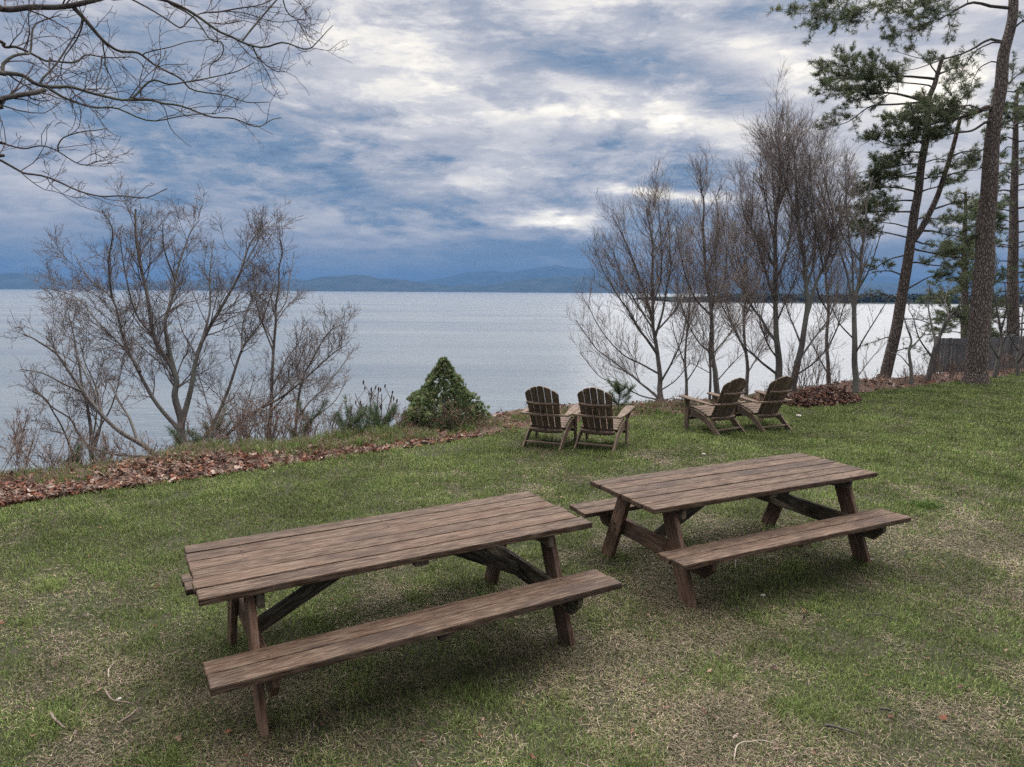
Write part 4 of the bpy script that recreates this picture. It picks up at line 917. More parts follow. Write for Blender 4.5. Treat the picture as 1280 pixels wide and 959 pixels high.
def pine(label, D, trunk, r0, limbs, seed, forks=(), fol=1.0, group=None, r1=0.05, needle=0.10, nw=0.010, base=True, extra=()):
    rng = np.random.default_rng(seed)
    TP, TR = stem_points(P_(trunk), D, rng, r0, r1, 0.0, n=46, jit=0.25); TR = r0 + (r1 - r0) * np.linspace(0, 1, 46) ** 1.1
    g = gz(TP[0][0], TP[0][1])
    if base:
        TP = np.vstack([[TP[0][0], TP[0][1], g - .15], [TP[0][0], TP[0][1], g + .05], TP[1:]]); TR = np.concatenate([[r0 * 1.38, r0 * 1.22], TR[1:]]); TR[2] *= 1.03
    t = thing("pine_tree", label, "pine tree", (TP[0][0], TP[0][1], g), 0, group)
    tb = Tubes(); tb.add(TP, TR, 22); link("trunk", tb.mesh("trunk"), M["pine_bark"], t, False)
    axis = [TP]
    for px, fr in forks:
        Q, R2 = stem_points(P_(px), D, rng, fr, 0.05, rng.uniform(-.4, .4), jit=.3); j = np.argmin(np.linalg.norm(TP - Q[0], axis=1)); Q[0] = TP[j]
        tb = Tubes(); tb.add(Q, R2, 14); link("trunk", tb.mesh("trunk"), M["pine_bark"], t, False); axis.append(Q)
    AX = np.concatenate(axis)
    s1 = dict(dens=7.5, t0=0.12, ang=(0.5, 1.1), len=0.38, rel=True, max=1.45, n=6, wob=0.16, rr=0.45, rmax=0.012, rmin=0.005, flat=0.42, up=.5)
    s2 = dict(dens=12.0, t0=0.1, ang=(0.4, 1.0), len=0.26, n=4, wob=0.2, rr=0.6, rmax=0.005, rmin=0.0035, flat=0.6, up=.8)
    for lm in list(limbs) + list(extra):
        if isinstance(lm, str): lm = dict(px=lm)
        px = P_(lm["px"]); rr = lm.get("r", 0.035); dr = lm.get("drift", rng.uniform(-1.0, 1.0))
        LP, LR = stem_points(px, D, rng, rr * rng.uniform(.6, 1.1), 0.006, dr, n=16, jit=2.2); j = np.argmin(np.linalg.norm(AX - LP[0], axis=1)); LP[0] = AX[j]
        tb = Tubes(); tb.add(LP, LR, 8); f0 = lm.get("f0", 0.14); f = lm.get("f", 1.0) * fol
        k0 = max(1, int(16 * f0)); P1, R1 = grow_level(LP[None, k0:], LR[None, k0:], dict(s1, dens=s1["dens"] * lm.get("sd", 1.0)), rng, .35)
        P2, R2 = grow_level(P1, R1, s2, rng, .35) if len(P1) else (np.zeros((0, 4, 3)), np.zeros((0, 4)))
        for a, b_ in zip(P1, R1): tb.add(a, b_, 5)
        for a, b_ in zip(P2, R2): tb.add(a, b_, 3)
        lo = link("limb", tb.mesh("limb"), M["pine_bark"] if rr > 0.06 else M["bark_dark"], t, False)
        if f <= 0: continue
        cs, ax = [], []
        for PP, frs in ((P1, (1.0, 0.8, 0.6)), (P2, (1.0, 0.67, 0.34))):
            if not len(PP): continue
            k = PP.shape[1] - 1
            for fr in frs:
                i = int(round(fr * k)); keep = rng.random(len(PP)) < f * .62; cs.append(PP[keep, i]); ax.append(PP[keep, i] - PP[keep, i - 1])
        if not cs: continue
        cs = np.concatenate(cs); ax = np.concatenate(ax); ax /= np.linalg.norm(ax, axis=1, keepdims=True) + 1e-9
        if not len(cs): continue
        cs = cs - np.array(lo.location) * 0
        nm = tuft_mesh("needles", cs, ax, 11, needle, nw, PINEC, rng=rng)
        o = bpy.data.objects.new("needles", nm); C.objects.link(o); nm.materials.append(M["needle"]); o.parent = lo
    return t
pine("large pine with a thick plated trunk on the lawn, leaning right", 18.1, "1219,479 1222,440 1225,365 1229,310 1233,261 1239,205 1244,156 1252,100 1260,52 1266,0 1273,-60 1282,-140 1290,-240", 0.27,
     [dict(px="1237,132 1220,141 1200,148 1178,150 1155,155 1135,150", r=.085, f=1.3, f0=.12, sd=1.6), dict(px="1236,150 1215,162 1190,168 1160,174 1130,178", r=.05, f=1.3, f0=.15, sd=1.7), dict(px="1238,140 1212,135 1185,138 1160,134 1140,140", r=.04, f=1.3, sd=1.5, drift=-1.2),
      dict(px="1246,47 1223,54 1200,66 1175,75 1150,85 1125,90", r=.05, f=.5), dict(px="1246,50 1225,62 1208,80 1197,92 1185,103", r=.03, f=.45), dict(px="1243,75 1225,85 1215,100 1212,120", r=.025, f=.3),
      dict(px="1250,11 1218,3 1195,12 1175,22 1150,30 1118,42", r=.055, f=1.1, sd=1.3), dict(px="1258,-30 1200,-25 1150,-8 1100,10 1072,22", r=.055, f=1.1, sd=1.3), dict(px="1266,-62 1180,-50 1100,-25 1050,-3 1014,18", r=.06, f=1.0, sd=1.2), dict(px="1262,-20 1210,-12 1170,2 1135,14", r=.045, f=1.1, sd=1.3, drift=1.3),
      dict(px="1240,180 1222,190 1205,205 1190,212", r=.03, f=.6), dict(px="1250,110 1268,95 1290,85", r=.035, f=.8), dict(px="1242,165 1262,150 1290,138", r=.035, f=.9), dict(px="1238,225 1258,212 1290,205", r=.03, f=.5), dict(px="1262,40 1280,25 1310,10", r=.04, f=.8), dict(px="1275,-80 1340,-110 1400,-120", r=.05)], 61, nw=.0085)
pine("forked pine with leaning slender trunk between the bare trees and the large pine", 19.2, "1103,488 1110,455 1120,410 1127,370 1133,330 1138,300 1142,270 1148,240 1153,205 1157,175 1160,150 1160,127 1168,108 1172,95 1178,70", 0.155,
     [dict(px="1160,127 1130,129 1100,131 1085,138 1065,150 1045,157 1018,163", r=.055, f=.8, f0=.35), dict(px="1170,98 1140,97 1110,97 1088,92 1060,82 1033,72", r=.05, f=1.2, sd=1.4), dict(px="1162,128 1135,120 1105,112 1070,108 1028,114", r=.045, f=1.3, sd=1.5),
      dict(px="1168,108 1140,104 1100,100 1060,98 1025,97", r=.04, f=1.3, sd=1.4, drift=1.0), dict(px="1172,95 1165,80 1150,72 1120,66", r=.03, f=.7), "1157,175 1130,182 1110,180 1088,172", "1160,160 1135,164 1105,168 1078,182", "1153,205 1130,205 1100,212 1068,216", "1150,222 1125,222 1095,225 1075,232", dict(px="1148,240 1120,234 1090,236 1060,240", sd=1.3), dict(px="1143,265 1118,262 1085,266 1053,271", sd=1.3), dict(px="1138,298 1110,291 1080,290 1048,300", sd=1.3),
      dict(px="1135,318 1110,325 1090,338 1072,342", f=.8), "1166,262 1190,254 1214,250", "1152,288 1180,292 1214,300", dict(px="1142,312 1170,318 1200,322 1220,326", sd=1.5, f=1.2), "1180,222 1200,215 1222,212", "1188,196 1205,190 1225,192", "1150,240 1172,232 1196,228", dict(px="1196,168 1180,160 1165,165", f=.8), dict(px="1138,300 1165,305 1190,310", f=.7), dict(px="1128,365 1150,352 1172,345 1195,347", sd=1.3),
      dict(px="1125,375 1100,366 1075,372", f=.35, r=.025), dict(px="1118,420 1095,426 1072,433", f=.35, r=.022), dict(px="1122,400 1145,398 1170,405 1192,402", f=.35, r=.025), dict(px="1114,440 1135,436 1160,440", f=.25, r=.022), dict(px="1130,345 1105,338 1080,345", f=.6)], 62, extra=[dict(px="1154,190 1130,192 1105,196 1085,204", sd=1.4), dict(px="1158,165 1175,160 1195,150 1215,142", sd=1.5), dict(px="1156,180 1135,172 1115,168 1098,160", sd=1.5), dict(px="1150,225 1165,222 1185,220", sd=1.3), dict(px="1146,250 1125,252 1100,252 1078,258", sd=1.3), dict(px="1140,285 1115,280 1090,278 1066,284", sd=1.3), dict(px="1141,275 1160,272 1180,272 1205,278", sd=1.2), dict(px="1158,160 1140,150 1120,150 1100,146", sd=1.5), dict(px="1150,205 1172,200 1195,205 1215,202", sd=1.3), dict(px="1132,330 1150,328 1175,332 1200,336", sd=1.3), dict(px="1174,92 1190,85 1205,90", f=.7), dict(px="1152,215 1128,218 1100,230 1082,226", sd=1.3)], forks=[("1138,305 1152,285 1163,265 1172,245 1180,220 1188,195 1195,170 1200,148", .095)], nw=.0085, fol=1.35)
def tiers(x, y0, y1, n, w0, w1, seed, sides=(-1, 1)):
    rng = np.random.default_rng(seed); o = []
    for y in np.linspace(y0, y1, n):
        for sd in sides:
            w = (w0 + (w1 - w0) * (y - y0) / (y1 - y0)) * rng.uniform(.65, 1.2); dyy = rng.uniform(-6, 12); yy = y + rng.uniform(-7, 7)
            o.append(dict(px=f"{x},{yy} {x + sd * w * .35},{yy + dyy * .2 - 3} {x + sd * w * .7},{yy + dyy * .6} {x + sd * w},{yy + dyy}", r=.04, f0=.2, sd=1.15, drift=rng.uniform(-2, 2)))
    return o
GP = "background pines at the right edge"
pine("farther dark pine by the right edge of the view, its tiers spread above the fence", 26, "1264,466 1265,430 1266,350 1267,280 1268,210 1270,150 1272,110", .24, tiers(1268, 115, 430, 26, 26, 74, 5), 63, fol=.75, group=GP, needle=.12, nw=.012)
pine("farther dark pine mostly hidden behind the large pine's trunk", 29, "1208,458 1207,420 1206,380 1206,330 1206,280 1207,240", .20, tiers(1206, 245, 420, 16, 16, 52, 6), 64, fol=.7, group=GP, needle=.12, nw=.012)

# ------------------------------------------------------------------ evergreen shrubs
def cedar(label, px, ytop, ybase, D, halfw, n, seed, name="cedar_shrub", lean=0.0):
    rng = np.random.default_rng(seed); b_ = at(px, ybase, D); top = at(px, ytop, D); g = gz(b_[0], b_[1]); z0 = min(g, b_[2]) ; H = top[2] - z0; Rm = halfw / FPX * D
    t = thing(name, label, "evergreen shrub", (b_[0], b_[1], z0), 0)
    tb = Tubes(); tb.add([(0, 0, -.1), (0.01, 0, H * .5), (0, 0, H * .95)], [Rm * .06, Rm * .04, .006], 8); link("trunk", tb.mesh("trunk"), M["bark"], t)
    q = rng.random(n * 3); tt = 1 - (1 - q) ** .55; th = rng.uniform(0, 2 * np.pi, n * 3)
    env = np.interp(tt, [0, .12, .3, .6, .85, 1], [.85, 1.0, .84, .46, .15, .01]) * (0.58 + 0.85 * fbm(th * 2.2 + seed, tt * 7, 1.0, 3))
    rr = env * Rm * (0.35 + 0.65 * rng.random(n * 3) ** .45)
    keep = fbm(th * 4 + 9, tt * 14 + rr / Rm * 4, 0.55, 3) > 0.535; tt, th, rr = tt[keep][:n], th[keep][:n], rr[keep][:n]; n = len(tt)
    Cn = np.stack([rr * np.cos(th), rr * np.sin(th), tt * H], 1)
    outd = np.stack([np.cos(th), np.sin(th), rng.uniform(.5, 1.6, n)], 1); outd /= np.linalg.norm(outd, axis=1, keepdims=True)
    sd = np.cross(outd, rng.normal(size=(n, 3))); sd /= np.linalg.norm(sd, axis=1, keepdims=True)
    Vs = []; L0 = 0.046 * rng.uniform(.6, 1.8, n)
    for a in (-.75, -.38, 0, .38, .75):
        d = outd * math.cos(a) + sd * math.sin(a); w_ = np.cross(np.cross(outd, sd), d); l = (L0 * (1 - abs(a) * .35))[:, None]
        Vs.append(np.stack([Cn, Cn + d * l * .55 + w_ * l * .14, Cn + d * l, Cn + d * l * .55 - w_ * l * .14], 1))
    V = np.stack(Vs, 1).reshape(-1, 3); ids = np.arange(len(V)).reshape(-1, 4)
    cc = np.array([[0.098, 0.138, 0.060], [0.13, 0.17, 0.075], [0.16, 0.19, 0.09], [0.072, 0.10, 0.046], [0.19, 0.19, 0.10]])[rng.integers(0, 5, n)] * rng.uniform(.7, 1.3, (n, 1)); cc = np.concatenate([cc, np.ones((n, 1))], 1)
    link("crown", np_mesh("crown", V, ids, {"tint": np.repeat(cc, 20, 0)}), M["spray"], t)
cedar("cone-shaped dark green cedar shrub rising against the water beyond the lawn edge", 555, 446, 540, 12.3, 56, 9500, 71)

def young_pine(label, base, tip, D, seed, group, spread=.28, n=5):
    rng = np.random.default_rng(seed); b_ = at(*base, D); tp = at(*tip, D); g = gz(b_[0], b_[1]); o = np.array([b_[0], b_[1], min(g, b_[2])])
    t = thing("young_pine", label, "young pine", o, 0, group)
    st = catmull(np.array([[0, 0, -.05], (tp - o) * .5 + rng.normal(0, .02, 3), tp - o]), 10); tb = Tubes(); tb.add(st, np.linspace(.014, .005, 10), 6)
    cs, ax = [st[4:]], [np.gradient(st, axis=0)[4:]]
    for j in range(n * 2):
        i = rng.integers(3, 9); a = rng.uniform(0, 6.28); d = np.array([math.cos(a), math.sin(a), rng.uniform(.5, 1.2)]); l = spread * rng.uniform(.5, 1.1)
        q = catmull(np.array([st[i], st[i] + d * l * .5, st[i] + d * l + [0, 0, l * .25]]), 8); tb.add(q, np.linspace(.007, .004, 8), 4); cs.append(q[2:]); ax.append(np.gradient(q, axis=0)[2:])
    link("stem", tb.mesh("stem"), M["bark"], t)
    cs = np.concatenate(cs); ax = np.concatenate(ax); ax /= np.linalg.norm(ax, axis=1, keepdims=True); cs = np.repeat(cs, 3, 0) + rng.normal(0, .012, (len(cs) * 3, 3)); ax = np.repeat(ax, 3, 0)
    link("needles", tuft_mesh("needles", cs, ax, 11, .105, .0042, np.array([[.062, .092, .040], [.085, .115, .055], [.05, .075, .038], [.11, .135, .07]]), .45, .2, rng), M["needle"], t)
young_pine("thin green sapling half hidden behind the second garden chair from left", (772, 518), (776, 486), 13.6, 88, None, .3, 6)
GY = "young pines on the left bank"
young_pine("bushy young pine just left of the sumac", (440, 566), (438, 528), 11.3, 81, GY, .34, 7); young_pine("young pine in front of the bare sumac stems", (474, 556), (473, 530), 11.6, 82, GY, .30, 6)
young_pine("young pine at the foot of the largest bare tree, right of its trunk", (262, 588), (268, 532), 11.2, 83, GY, .3, 6); young_pine("young pine at the foot of the largest bare tree, hiding its trunk base", (236, 592), (236, 556), 10.9, 84, GY, .28, 6)
young_pine("young pine leaning right beneath the straight young tree", (352, 574), (392, 520), 11.8, 85, GY, .24, 5); young_pine("small young pine low at the left, by the slender bare tree", (84, 606), (86, 578), 10.0, 86, GY, .24, 5); young_pine("low young pine in the brush at the foot of the slender tree", (122, 600), (126, 572), 10.4, 87, GY, .22, 5)

# ------------------------------------------------------------------ brush, sumac, weeds
def brush(label, base, D, h, n, seed, group, width=.35, name="dry_bush", mat_="dry_stem", cat="dry bush", dens=1.0, leaves=None, lean=0.0, r=.006):
    rng = np.random.default_rng(seed); b_ = at(*base, D); g = gz(b_[0], b_[1]); o = np.array([b_[0], b_[1], g])
    t = thing(name, label, cat, o, 0, group); tb = Tubes(); allp = []
    sp = [dict(dens=5 * dens, t0=.2, ang=(.3, .8), len=.5, rel=True, n=5, wob=.16, rr=.65, rmax=.005, rmin=.003), dict(dens=8 * dens, t0=.2, ang=(.3, .9), len=.16, n=4, wob=.18, rr=.8, rmax=.0035, rmin=.0026)]
    out = [[], []]
    for i in range(n):
        a = rng.uniform(0, 6.28); rad = width * math.sqrt(rng.random()); p0 = np.array([math.cos(a) * rad * .6, math.sin(a) * rad * .6, -.05]); hh = h * rng.uniform(.55, 1.1)
        p1 = p0 + np.array([math.cos(a) * rad * .9 + lean * hh, math.sin(a) * rad * .9, hh]); q = catmull(np.array([p0, (p0 + p1) / 2 + rng.normal(0, .06 * h, 3), p1 + rng.normal(0, .05 * h, 3)]), 8)
        rr = np.linspace(r, r * .5, 8); tb.add(q, rr, 4); grow(q, rr, rng, sp, 0, out, .3); allp.append(q[3:])
    for l in out:
        for a, b2 in l: tb.add(a, b2, 3); allp.append(a[2:])
    so = link("stem", tb.mesh("stem"), M[mat_], t)
    if leaves is not None:
        P = np.concatenate(allp); k = rng.random(len(P)) < leaves[1]; P = P[k]
        V, Fs, c = leaves_mesh(P, rng.uniform(.02, .05, len(P)) * leaves[2], np.zeros(len(P)), np.array(leaves[0])[rng.integers(0, len(leaves[0]), len(P))] * rng.uniform(.7, 1.25, (len(P), 1)), 1.5)
        link("foliage", np_mesh("foliage", V, Fs, {"tint": c}), M["leaf"], t)
GB = "low dry bushes along the left bank"; LB = "low twiggy brown bush in the brush along the left bank"
DRYL = ([[.16, .10, .085], [.22, .15, .125], [.12, .075, .07], [.19, .12, .09]], .34, .75)
for i, (px, py, D, h, n) in enumerate([(-30, 628, 8.4, .6, 5), (8, 622, 8.8, .75, 6), (36, 616, 9.1, .55, 6), (62, 612, 9.4, .6, 9), (100, 606, 9.6, .5, 9), (140, 600, 9.9, .45, 10), (170, 596, 10.1, .45, 10), (205, 592, 10.4, .45, 9), (300, 580, 11.0, .6, 14), (318, 578, 11.1, .62, 14), (338, 575, 11.2, .6, 13), (360, 572, 11.3, .5, 12), (385, 570, 11.4, .42, 11), (412, 566, 11.5, .42, 10), (278, 584, 10.8, .5, 12), (498, 551, 12.0, .35, 9)]):
    brush(LB, (px, py), D, h * 1.25, int(n * 1.5), 100 + i, GB, .45, leaves=DRYL, dens=1.35)
RED = ([[.19, .075, .048], [.15, .06, .042], [.22, .11, .075]], .28, .9)
GR = "low red-leaved bushes in front of the cedar"
for i, (px, py, D, h) in enumerate([(512, 545, 11.6, .42), (530, 543, 11.6, .36), (548, 541, 11.7, .40), (566, 540, 11.7, .55), (585, 540, 11.8, .34), (600, 540, 11.8, .3), (395, 572, 9.9, .3)]):
    brush(["low rusty red bush in front of the cedar", "small rusty red bush on the lawn edge below the young pines"][i == 6], (px, py), D, h, 9, 140 + i, GR if i < 6 else None, .22, "red_bush", "dry_stem", "red bush", 1.1, RED)
GW = "tangled brush under the right-hand trees"
for i, (px, py, D, h, n) in enumerate([(1000, 488, 16.4, 1.0, 15), (1018, 487, 16.6, 1.15, 16), (1036, 488, 16.8, .8, 12), (1090, 484, 17.6, .5, 10), (1130, 482, 18.0, .5, 11), (1165, 480, 18.6, .55, 12), (1188, 478, 19.0, .6, 12), (1240, 474, 19.8, .7, 12), (1266, 472, 20.3, .7, 12), (850, 512, 14.2, .4, 9), (935, 507, 14.8, .5, 9), (1150, 481, 18.3, .4, 10), (1178, 477, 19.4, .95, 12), (1205, 476, 19.8, .8, 10), (1255, 472, 20.2, 1.0, 12), (1276, 470, 20.6, .9, 12), (645, 530, 12.6, .35, 6)]):
    brush("thin brown brush under the right-hand trees" if px > 640 else "sparse dry weeds beside the leftmost garden chair", (px, py), D, h, n, 160 + i, GW if px > 640 else None, .42, leaves=DRYL if i > 2 else None, r=.007)
# leafy green low plants on the crest between the two pairs of chairs
GL = "low green plants between the chairs and the water"
for i, (px, py, D, h) in enumerate([(800, 515, 13.4, .28), (822, 514, 13.6, .22), (845, 513, 13.8, .25), (700, 520, 13.0, .2), (770, 517, 13.3, .22)]):
    brush("low green leafy plant between the chairs and the water", (px, py), D, h, 8, 180 + i, GL, .28, "low_plant", "dry_stem", "plant", 1.0, ([[.06, .085, .03], [.09, .11, .045], [.13, .12, .06]], .5, 1.0))

def sumac():
    rng = np.random.default_rng(91); b_ = at(462, 562, 12.2); g = gz(b_[0], b_[1]); o = np.array([b_[0], b_[1], g]); t = thing("sumac_shrub", "bare sumac shrub with dark upright seed heads, left of the cedar", "shrub", o)
    tb = Tubes(); tips = []
    for i in range(11):
        tx = rng.uniform(432, 502); ty = rng.uniform(488, 512); p1 = at(tx, ty, 12.2 + rng.uniform(-.35, .35)) - o; p0 = np.array([0, 0, -.1]); q = catmull(np.array([p0, p0 * .5 + p1 * .5 + rng.normal(0, .05, 3), p1]), 10); tb.add(q, np.linspace(.013, .0075, 10), 5); tips.append(q[-1])
        for j in range(rng.integers(2, 4)):
            k = rng.integers(4, 9); d = np.array([rng.normal(0, .16), rng.normal(0, .16), rng.uniform(.12, .26)]); w_ = catmull(np.array([q[k], q[k] + d * .5 + [rng.normal(0, .02), 0, 0], q[k] + d]), 6); tb.add(w_, np.linspace(.007, .0045, 6), 4); tips.append(w_[-1])
    link("stem", tb.mesh("stem"), M["twig"], t)
    for p in tips[::2]:
        hd = Tubes(); l = rng.uniform(.05, .09); hd.add([p - [0, 0, .01], p + [0, 0, l * .35], p + [.004, 0, l * .75], p + [.006, 0, l]], [.007, .015, .011, .002], 7); link("seed_head", hd.mesh("seed_head"), M["seed"], t)
m, nt, b, out = mat("sumac_seed"); b.inputs["Base Color"].default_value = (0.055, 0.025, 0.022, 1); b.inputs["Roughness"].default_value = .9; M["seed"] = m
sumac()

def bank_grass():
    """longer grass on the crest beyond the mown lawn"""
    cl = []
    for px0, px1, d0, d1, n, hh in [(335, 480, .5, 1.5, 46, .17), (470, 640, .2, 1.5, 70, .15), (60, 130, .6, 1.1, 9, .11), (640, 860, .0, 1.2, 70, .13), (860, 1000, .1, 1.0, 25, .1), (230, 330, 1.2, 1.9, 8, .12), (255, 440, 1.0, 1.7, 36, .16), (-60, 255, .85, 1.6, 44, .11)]:
        x, y, _ = along_edge(n, px0, px1, d0, d1); cl += [(a, b_, hh) for a, b_ in zip(x, y)]
    cl = np.array(cl); k = 60; n = len(cl) * k
    x = np.repeat(cl[:, 0], k) + RNG.normal(0, .11, n); y = np.repeat(cl[:, 1], k) + RNG.normal(0, .11, n); P = np.stack([x, y, ground(x, y) - .01], 1); h = np.repeat(cl[:, 2], k) * RNG.uniform(.4, 1.25, n)
    a = RNG.uniform(0, 6.28, n); dr = np.stack([np.cos(a), np.sin(a), 0 * a], 1); sd = np.stack([-np.sin(a), np.cos(a), 0 * a], 1); ben = RNG.uniform(.15, .9, n)[:, None]; w_ = .004
    p1 = P + (np.array([0, 0, 1]) + dr * ben * .3) * (h * .55)[:, None]; p2 = p1 + (np.array([0, 0, .8]) * (1 - ben * .4) + dr * ben) * (h * .5)[:, None]
    V = np.stack([P - sd * w_, P + sd * w_, p1 + sd * w_ * .8, p1 - sd * w_ * .8, p2], 1); b0 = 5 * np.arange(n)[:, None]
    pal = np.array([[.085, .15, .025], [.12, .19, .04], [.06, .105, .02], [.15, .17, .06], [.20, .155, .105], [.15, .115, .08]]); ck = np.repeat(np.where(np.arange(len(cl)) >= len(cl) - 80, 0.9, RNG.random(len(cl))), k)
    col = pal[np.where(RNG.random(n) < np.where(ck < .6, .85, .3), RNG.integers(0, 4, n), RNG.integers(4, 6, n))] * RNG.uniform(.75, 1.2, (n, 1)); col = np.concatenate([col, np.ones((n, 1))], 1)
    tag(link("bank_grass", np_mesh("bank_grass", V.reshape(-1, 3), [b0 + np.array([[0, 1, 2, 3]]), b0 + np.array([[3, 2, 4]])], {"tint": np.repeat(col, 5, 0)}), M["grass"]), "longer unmown grass in tufts along the crest of the bank", "grass", kind="stuff")
bank_grass()

# ------------------------------------------------------------------ grey fence behind the large pine
M["fence"] = wood_material("grey_fence_wood", [(0.07, 0.07, 0.073), (0.10, 0.10, 0.104), (0.14, 0.14, 0.142)], (0.17, 0.17, 0.172), (0.08, 0.08, 0.08), (0.10, 0.11, 0.09, .2))
def fence():
    a = at(1167, 468, 21.0); b_ = at(1215, 468, 21.2); c = at(1262, 464, 22.0); d = at(1330, 460, 23.5)
    t = thing("board_fence", "weathered grey board fence behind the large pine's trunk", "fence", (a[0], a[1], gz(a[0], a[1])))
    o = np.array(t.location); pts = [q - o for q in (a, b_, c, d)]; top = 1.10
    for i, p in enumerate(pts):
        po = Boards(); z1 = pts[0][2] + top + .06; zb = gz(*(p + o)[:2]) - o[2] - .1; po.board((p[0], p[1], (z1 + zb) / 2), EZ, EX, EY, (z1 - zb, .1, .1)); po.build("post", M["fence"], t)
    for p, q in zip(pts[:-1], pts[1:]):
        pn = Boards(); u = np.array([q[0] - p[0], q[1] - p[1], 0]); ln = np.linalg.norm(u); u /= ln; nn = np.cross(EZ, u)
        k = int((ln - .1) / .115)
        for j in range(k):
            s = .05 + (j + .5) * (ln - .1) / k; h = top + RNG.normal() * .006; pn.board(p * [1, 1, 0] + u * s + np.array([0, 0, pts[0][2] + .06 + h / 2 - .03]) + nn * RNG.normal() * .002, EZ, u, nn, (h - .06, .108, .018), .002)
        for zz_ in (.25, .9): pn.board(p * [1, 1, 0] + u * ln / 2 + np.array([0, 0, pts[0][2] + zz_]) + nn * .034, u, EZ, nn, (ln - .1, .07, .04), .003)
        pn.build("board_panel", M["fence"], t)
fence()

# ------------------------------------------------------------------ small things on the lawn
def stick(label, pts, r, material="dry_stem", name="fallen_twig", cat="twig", group=None):
    W = np.array([on_plane(*p) for p in pts]); W[:, 2] = ground(W[:, 0], W[:, 1]) + r + .022; W[1:-1, 2] += .006
    o = W[0] * [1, 1, 0] + [0, 0, W[0][2]]; q = catmull(W - o, 16) + np.array([0, 0, 0]); t = Tubes(); q = q + RNG.normal(0, .0015, q.shape); t.add(q, np.concatenate([[r * .3], np.linspace(r, r * .6, 14), [r * .2]]), 7)
    ob = link(name, t.mesh(name), M[material]); ob.location = o; tag(ob, label, cat, group)
M["pale"] = bark_material("bleached_twig", (0.20, 0.165, 0.13), (0.32, 0.27, 0.22)); M["darkstick"] = bark_material("dark_stick", (0.035, 0.03, 0.028), (0.07, 0.06, 0.052))
stick("short brown twig near the lower left corner", [(64, 897), (70, 908), (82, 917)], .008)
stick("curved brown twig lying left of the nearer table", [(132, 868), (140, 882), (158, 886), (170, 888)], .0055)
stick("brown twig pointing at the curved one, left of the nearer table", [(150, 911), (163, 904), (175, 892)], .007)
stick("thin pale upright straw-like twig left of the nearer table", [(136, 852), (137, 842), (144, 832)], .004, "pale")
stick("pale curved twig lying at the bottom right of the lawn", [(918, 955), (922, 938), (945, 934), (972, 936)], .0042, "pale")
stick("dark straight stick at the bottom right of the lawn", [(1030, 914), (1050, 919), (1073, 925)], .0075, "darkstick")
stick("small dark twig on the bare patch at lower right", [(1098, 892), (1108, 894), (1120, 897)], .007, "darkstick")
stick("pale twig under the farther table's front bench", [(916, 699), (919, 705), (919, 714)], .006, "pale")
stick("long thin brown twig on the lawn right of the farther table", [(1080, 772), (1100, 773), (1125, 779)], .005, "darkstick")
def stone(label, px, py, s, name="pale_stone"):
    bm = bmesh.new(); bmesh.ops.create_icosphere(bm, subdivisions=3, radius=1)
    rg = np.random.default_rng(int(px)); A = rg.normal(size=(5, 3))
    for vtx in bm.verts:
        c = np.array(vtx.co); f = 1 + sum(.09 * math.sin(2.2 * (a @ c) + i) for i, a in enumerate(A)); vtx.co = Vector((c[0] * s * f, c[1] * s * .75 * f, c[2] * s * .42 * f))
    me = bpy.data.meshes.new(name); bm.to_mesh(me); bm.free(); me.polygons.foreach_set("use_smooth", [True] * len(me.polygons))
    w_ = on_plane(px, py); o = link(name, me, M["stone"]); o.location = (w_[0], w_[1], gz(w_[0], w_[1]) + s * .28 + .012); o.rotation_euler = (0, 0, rg.uniform(0, 6)); tag(o, label, "stone")
m, nt, b, out = mat("pale_stone"); p = geo_pos(nt); n_ = noise(nt, p, 40, 5, .65); L(nt, ramp(nt, n_, [(.3, (.22, .2, .17)), (.7, (.38, .35, .31))]), b.inputs["Base Color"]); b.inputs["Roughness"].default_value = .85; L(nt, bump(nt, n_, .5, .01), b.inputs["Normal"]); M["stone"] = m
stone("flat pale stone on the grass between the chairs and the farther table", 880, 570, .035); stone("pale stone in the grass in front of the leaf mound", 998, 521, .05); stone("small white stone by the right leg of the farther table", 1090, 702, .022); stone("tiny white stone below the farther table", 953, 747, .02); stone("small white stone in the grass left of the twigs", 149, 878, .014)
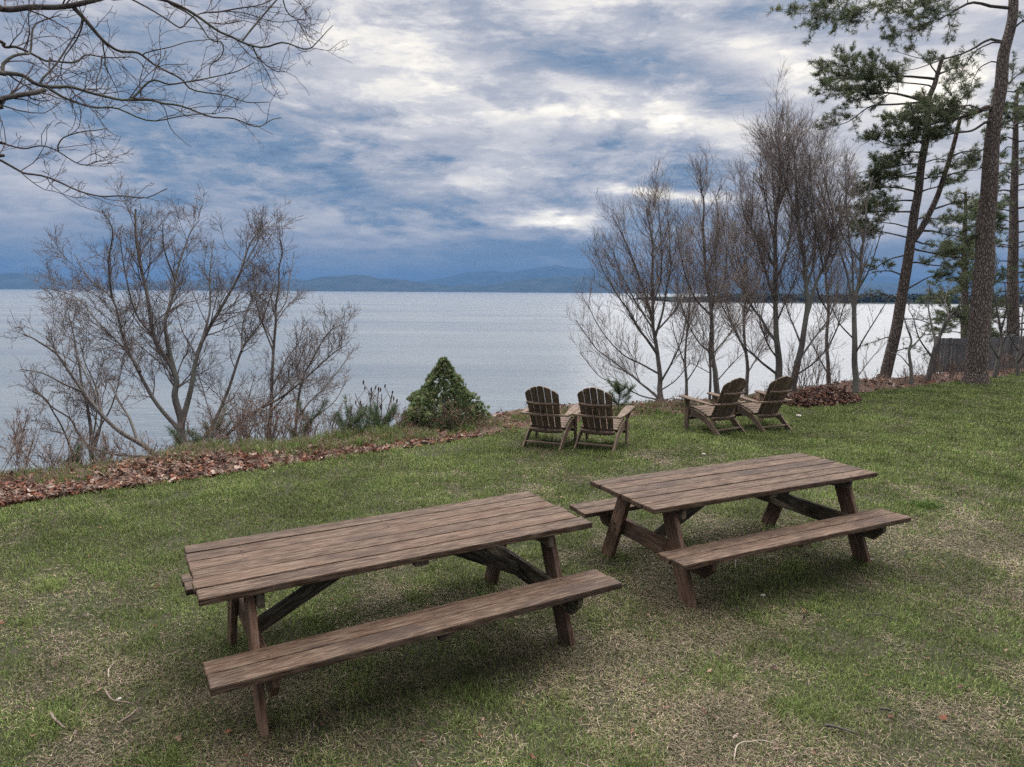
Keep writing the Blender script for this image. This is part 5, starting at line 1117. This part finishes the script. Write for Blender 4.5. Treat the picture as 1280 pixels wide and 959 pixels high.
def stake():
    w_ = on_plane(1055, 497); o = Boards(); o.board((0, 0, .11), EZ, EX, EY, (.36, .045, .04), .004, .003); ob = o.build("wooden_stake", M["table_leg"], None); ob.location = (w_[0], w_[1], gz(w_[0], w_[1])); tag(ob, "short brown wooden stake at the right end of the leaf mound", "stake")
stake()
def tuft():
    w_ = on_plane(1156, 634); n = 420; r = RNG.normal(0, .075, (n, 2)); x, y = w_[0] + r[:, 0] * 1.3, w_[1] + r[:, 1]; o = np.array([w_[0], w_[1], gz(w_[0], w_[1])])
    P = np.stack([x, y, ground(x, y)], 1) - o; a = RNG.uniform(0, 6.28, n); d = np.stack([np.cos(a), np.sin(a), 0 * a], 1) * .6 + np.concatenate([r * 4, np.zeros((n, 1))], 1); sd = np.stack([-np.sin(a), np.cos(a), 0 * a], 1) * .003; h = RNG.uniform(.03, .085, n)[:, None]
    p1 = P + (d * .3 + [0, 0, 1]) * h * .55; p2 = p1 + (d * .9 + [0, 0, .6]) * h * .5; b0 = 5 * np.arange(n)[:, None]; V = np.stack([P - sd, P + sd, p1 + sd, p1 - sd, p2], 1)
    col = np.array([[.06, .11, .02], [.09, .15, .03], [.05, .085, .018]])[RNG.integers(0, 3, n)]; col = np.concatenate([col, np.ones((n, 1))], 1)
    ob = link("grass_tuft", np_mesh("grass_tuft", V.reshape(-1, 3), [b0 + np.array([[0, 1, 2, 3]]), b0 + np.array([[3, 2, 4]])], {"tint": np.repeat(col, 5, 0)}), M["grass"]); ob.location = o; tag(ob, "dark green raised grass tuft on the lawn right of the farther table", "grass tuft")
tuft()
# ------------------------------------------------------------------ render settings
scene.render.engine = 'CYCLES'
scene.view_settings.view_transform = 'Standard'; scene.view_settings.look = 'None'; scene.view_settings.gamma = 1
scene.view_settings.exposure = 0.42; scene.view_settings.use_curve_mapping = False
cy = scene.cycles
cy.use_denoising = False; cy.use_adaptive_sampling = True; cy.adaptive_threshold = 0.006; cy.denoiser = 'OPENIMAGEDENOISE'
cy.max_bounces = 5; cy.diffuse_bounces = 2; cy.glossy_bounces = 2; cy.transmission_bounces = 2; cy.volume_bounces = 0; cy.transparent_max_bounces = 6
cy.sample_clamp_indirect = 4; cy.caustics_reflective = False; cy.caustics_refractive = False
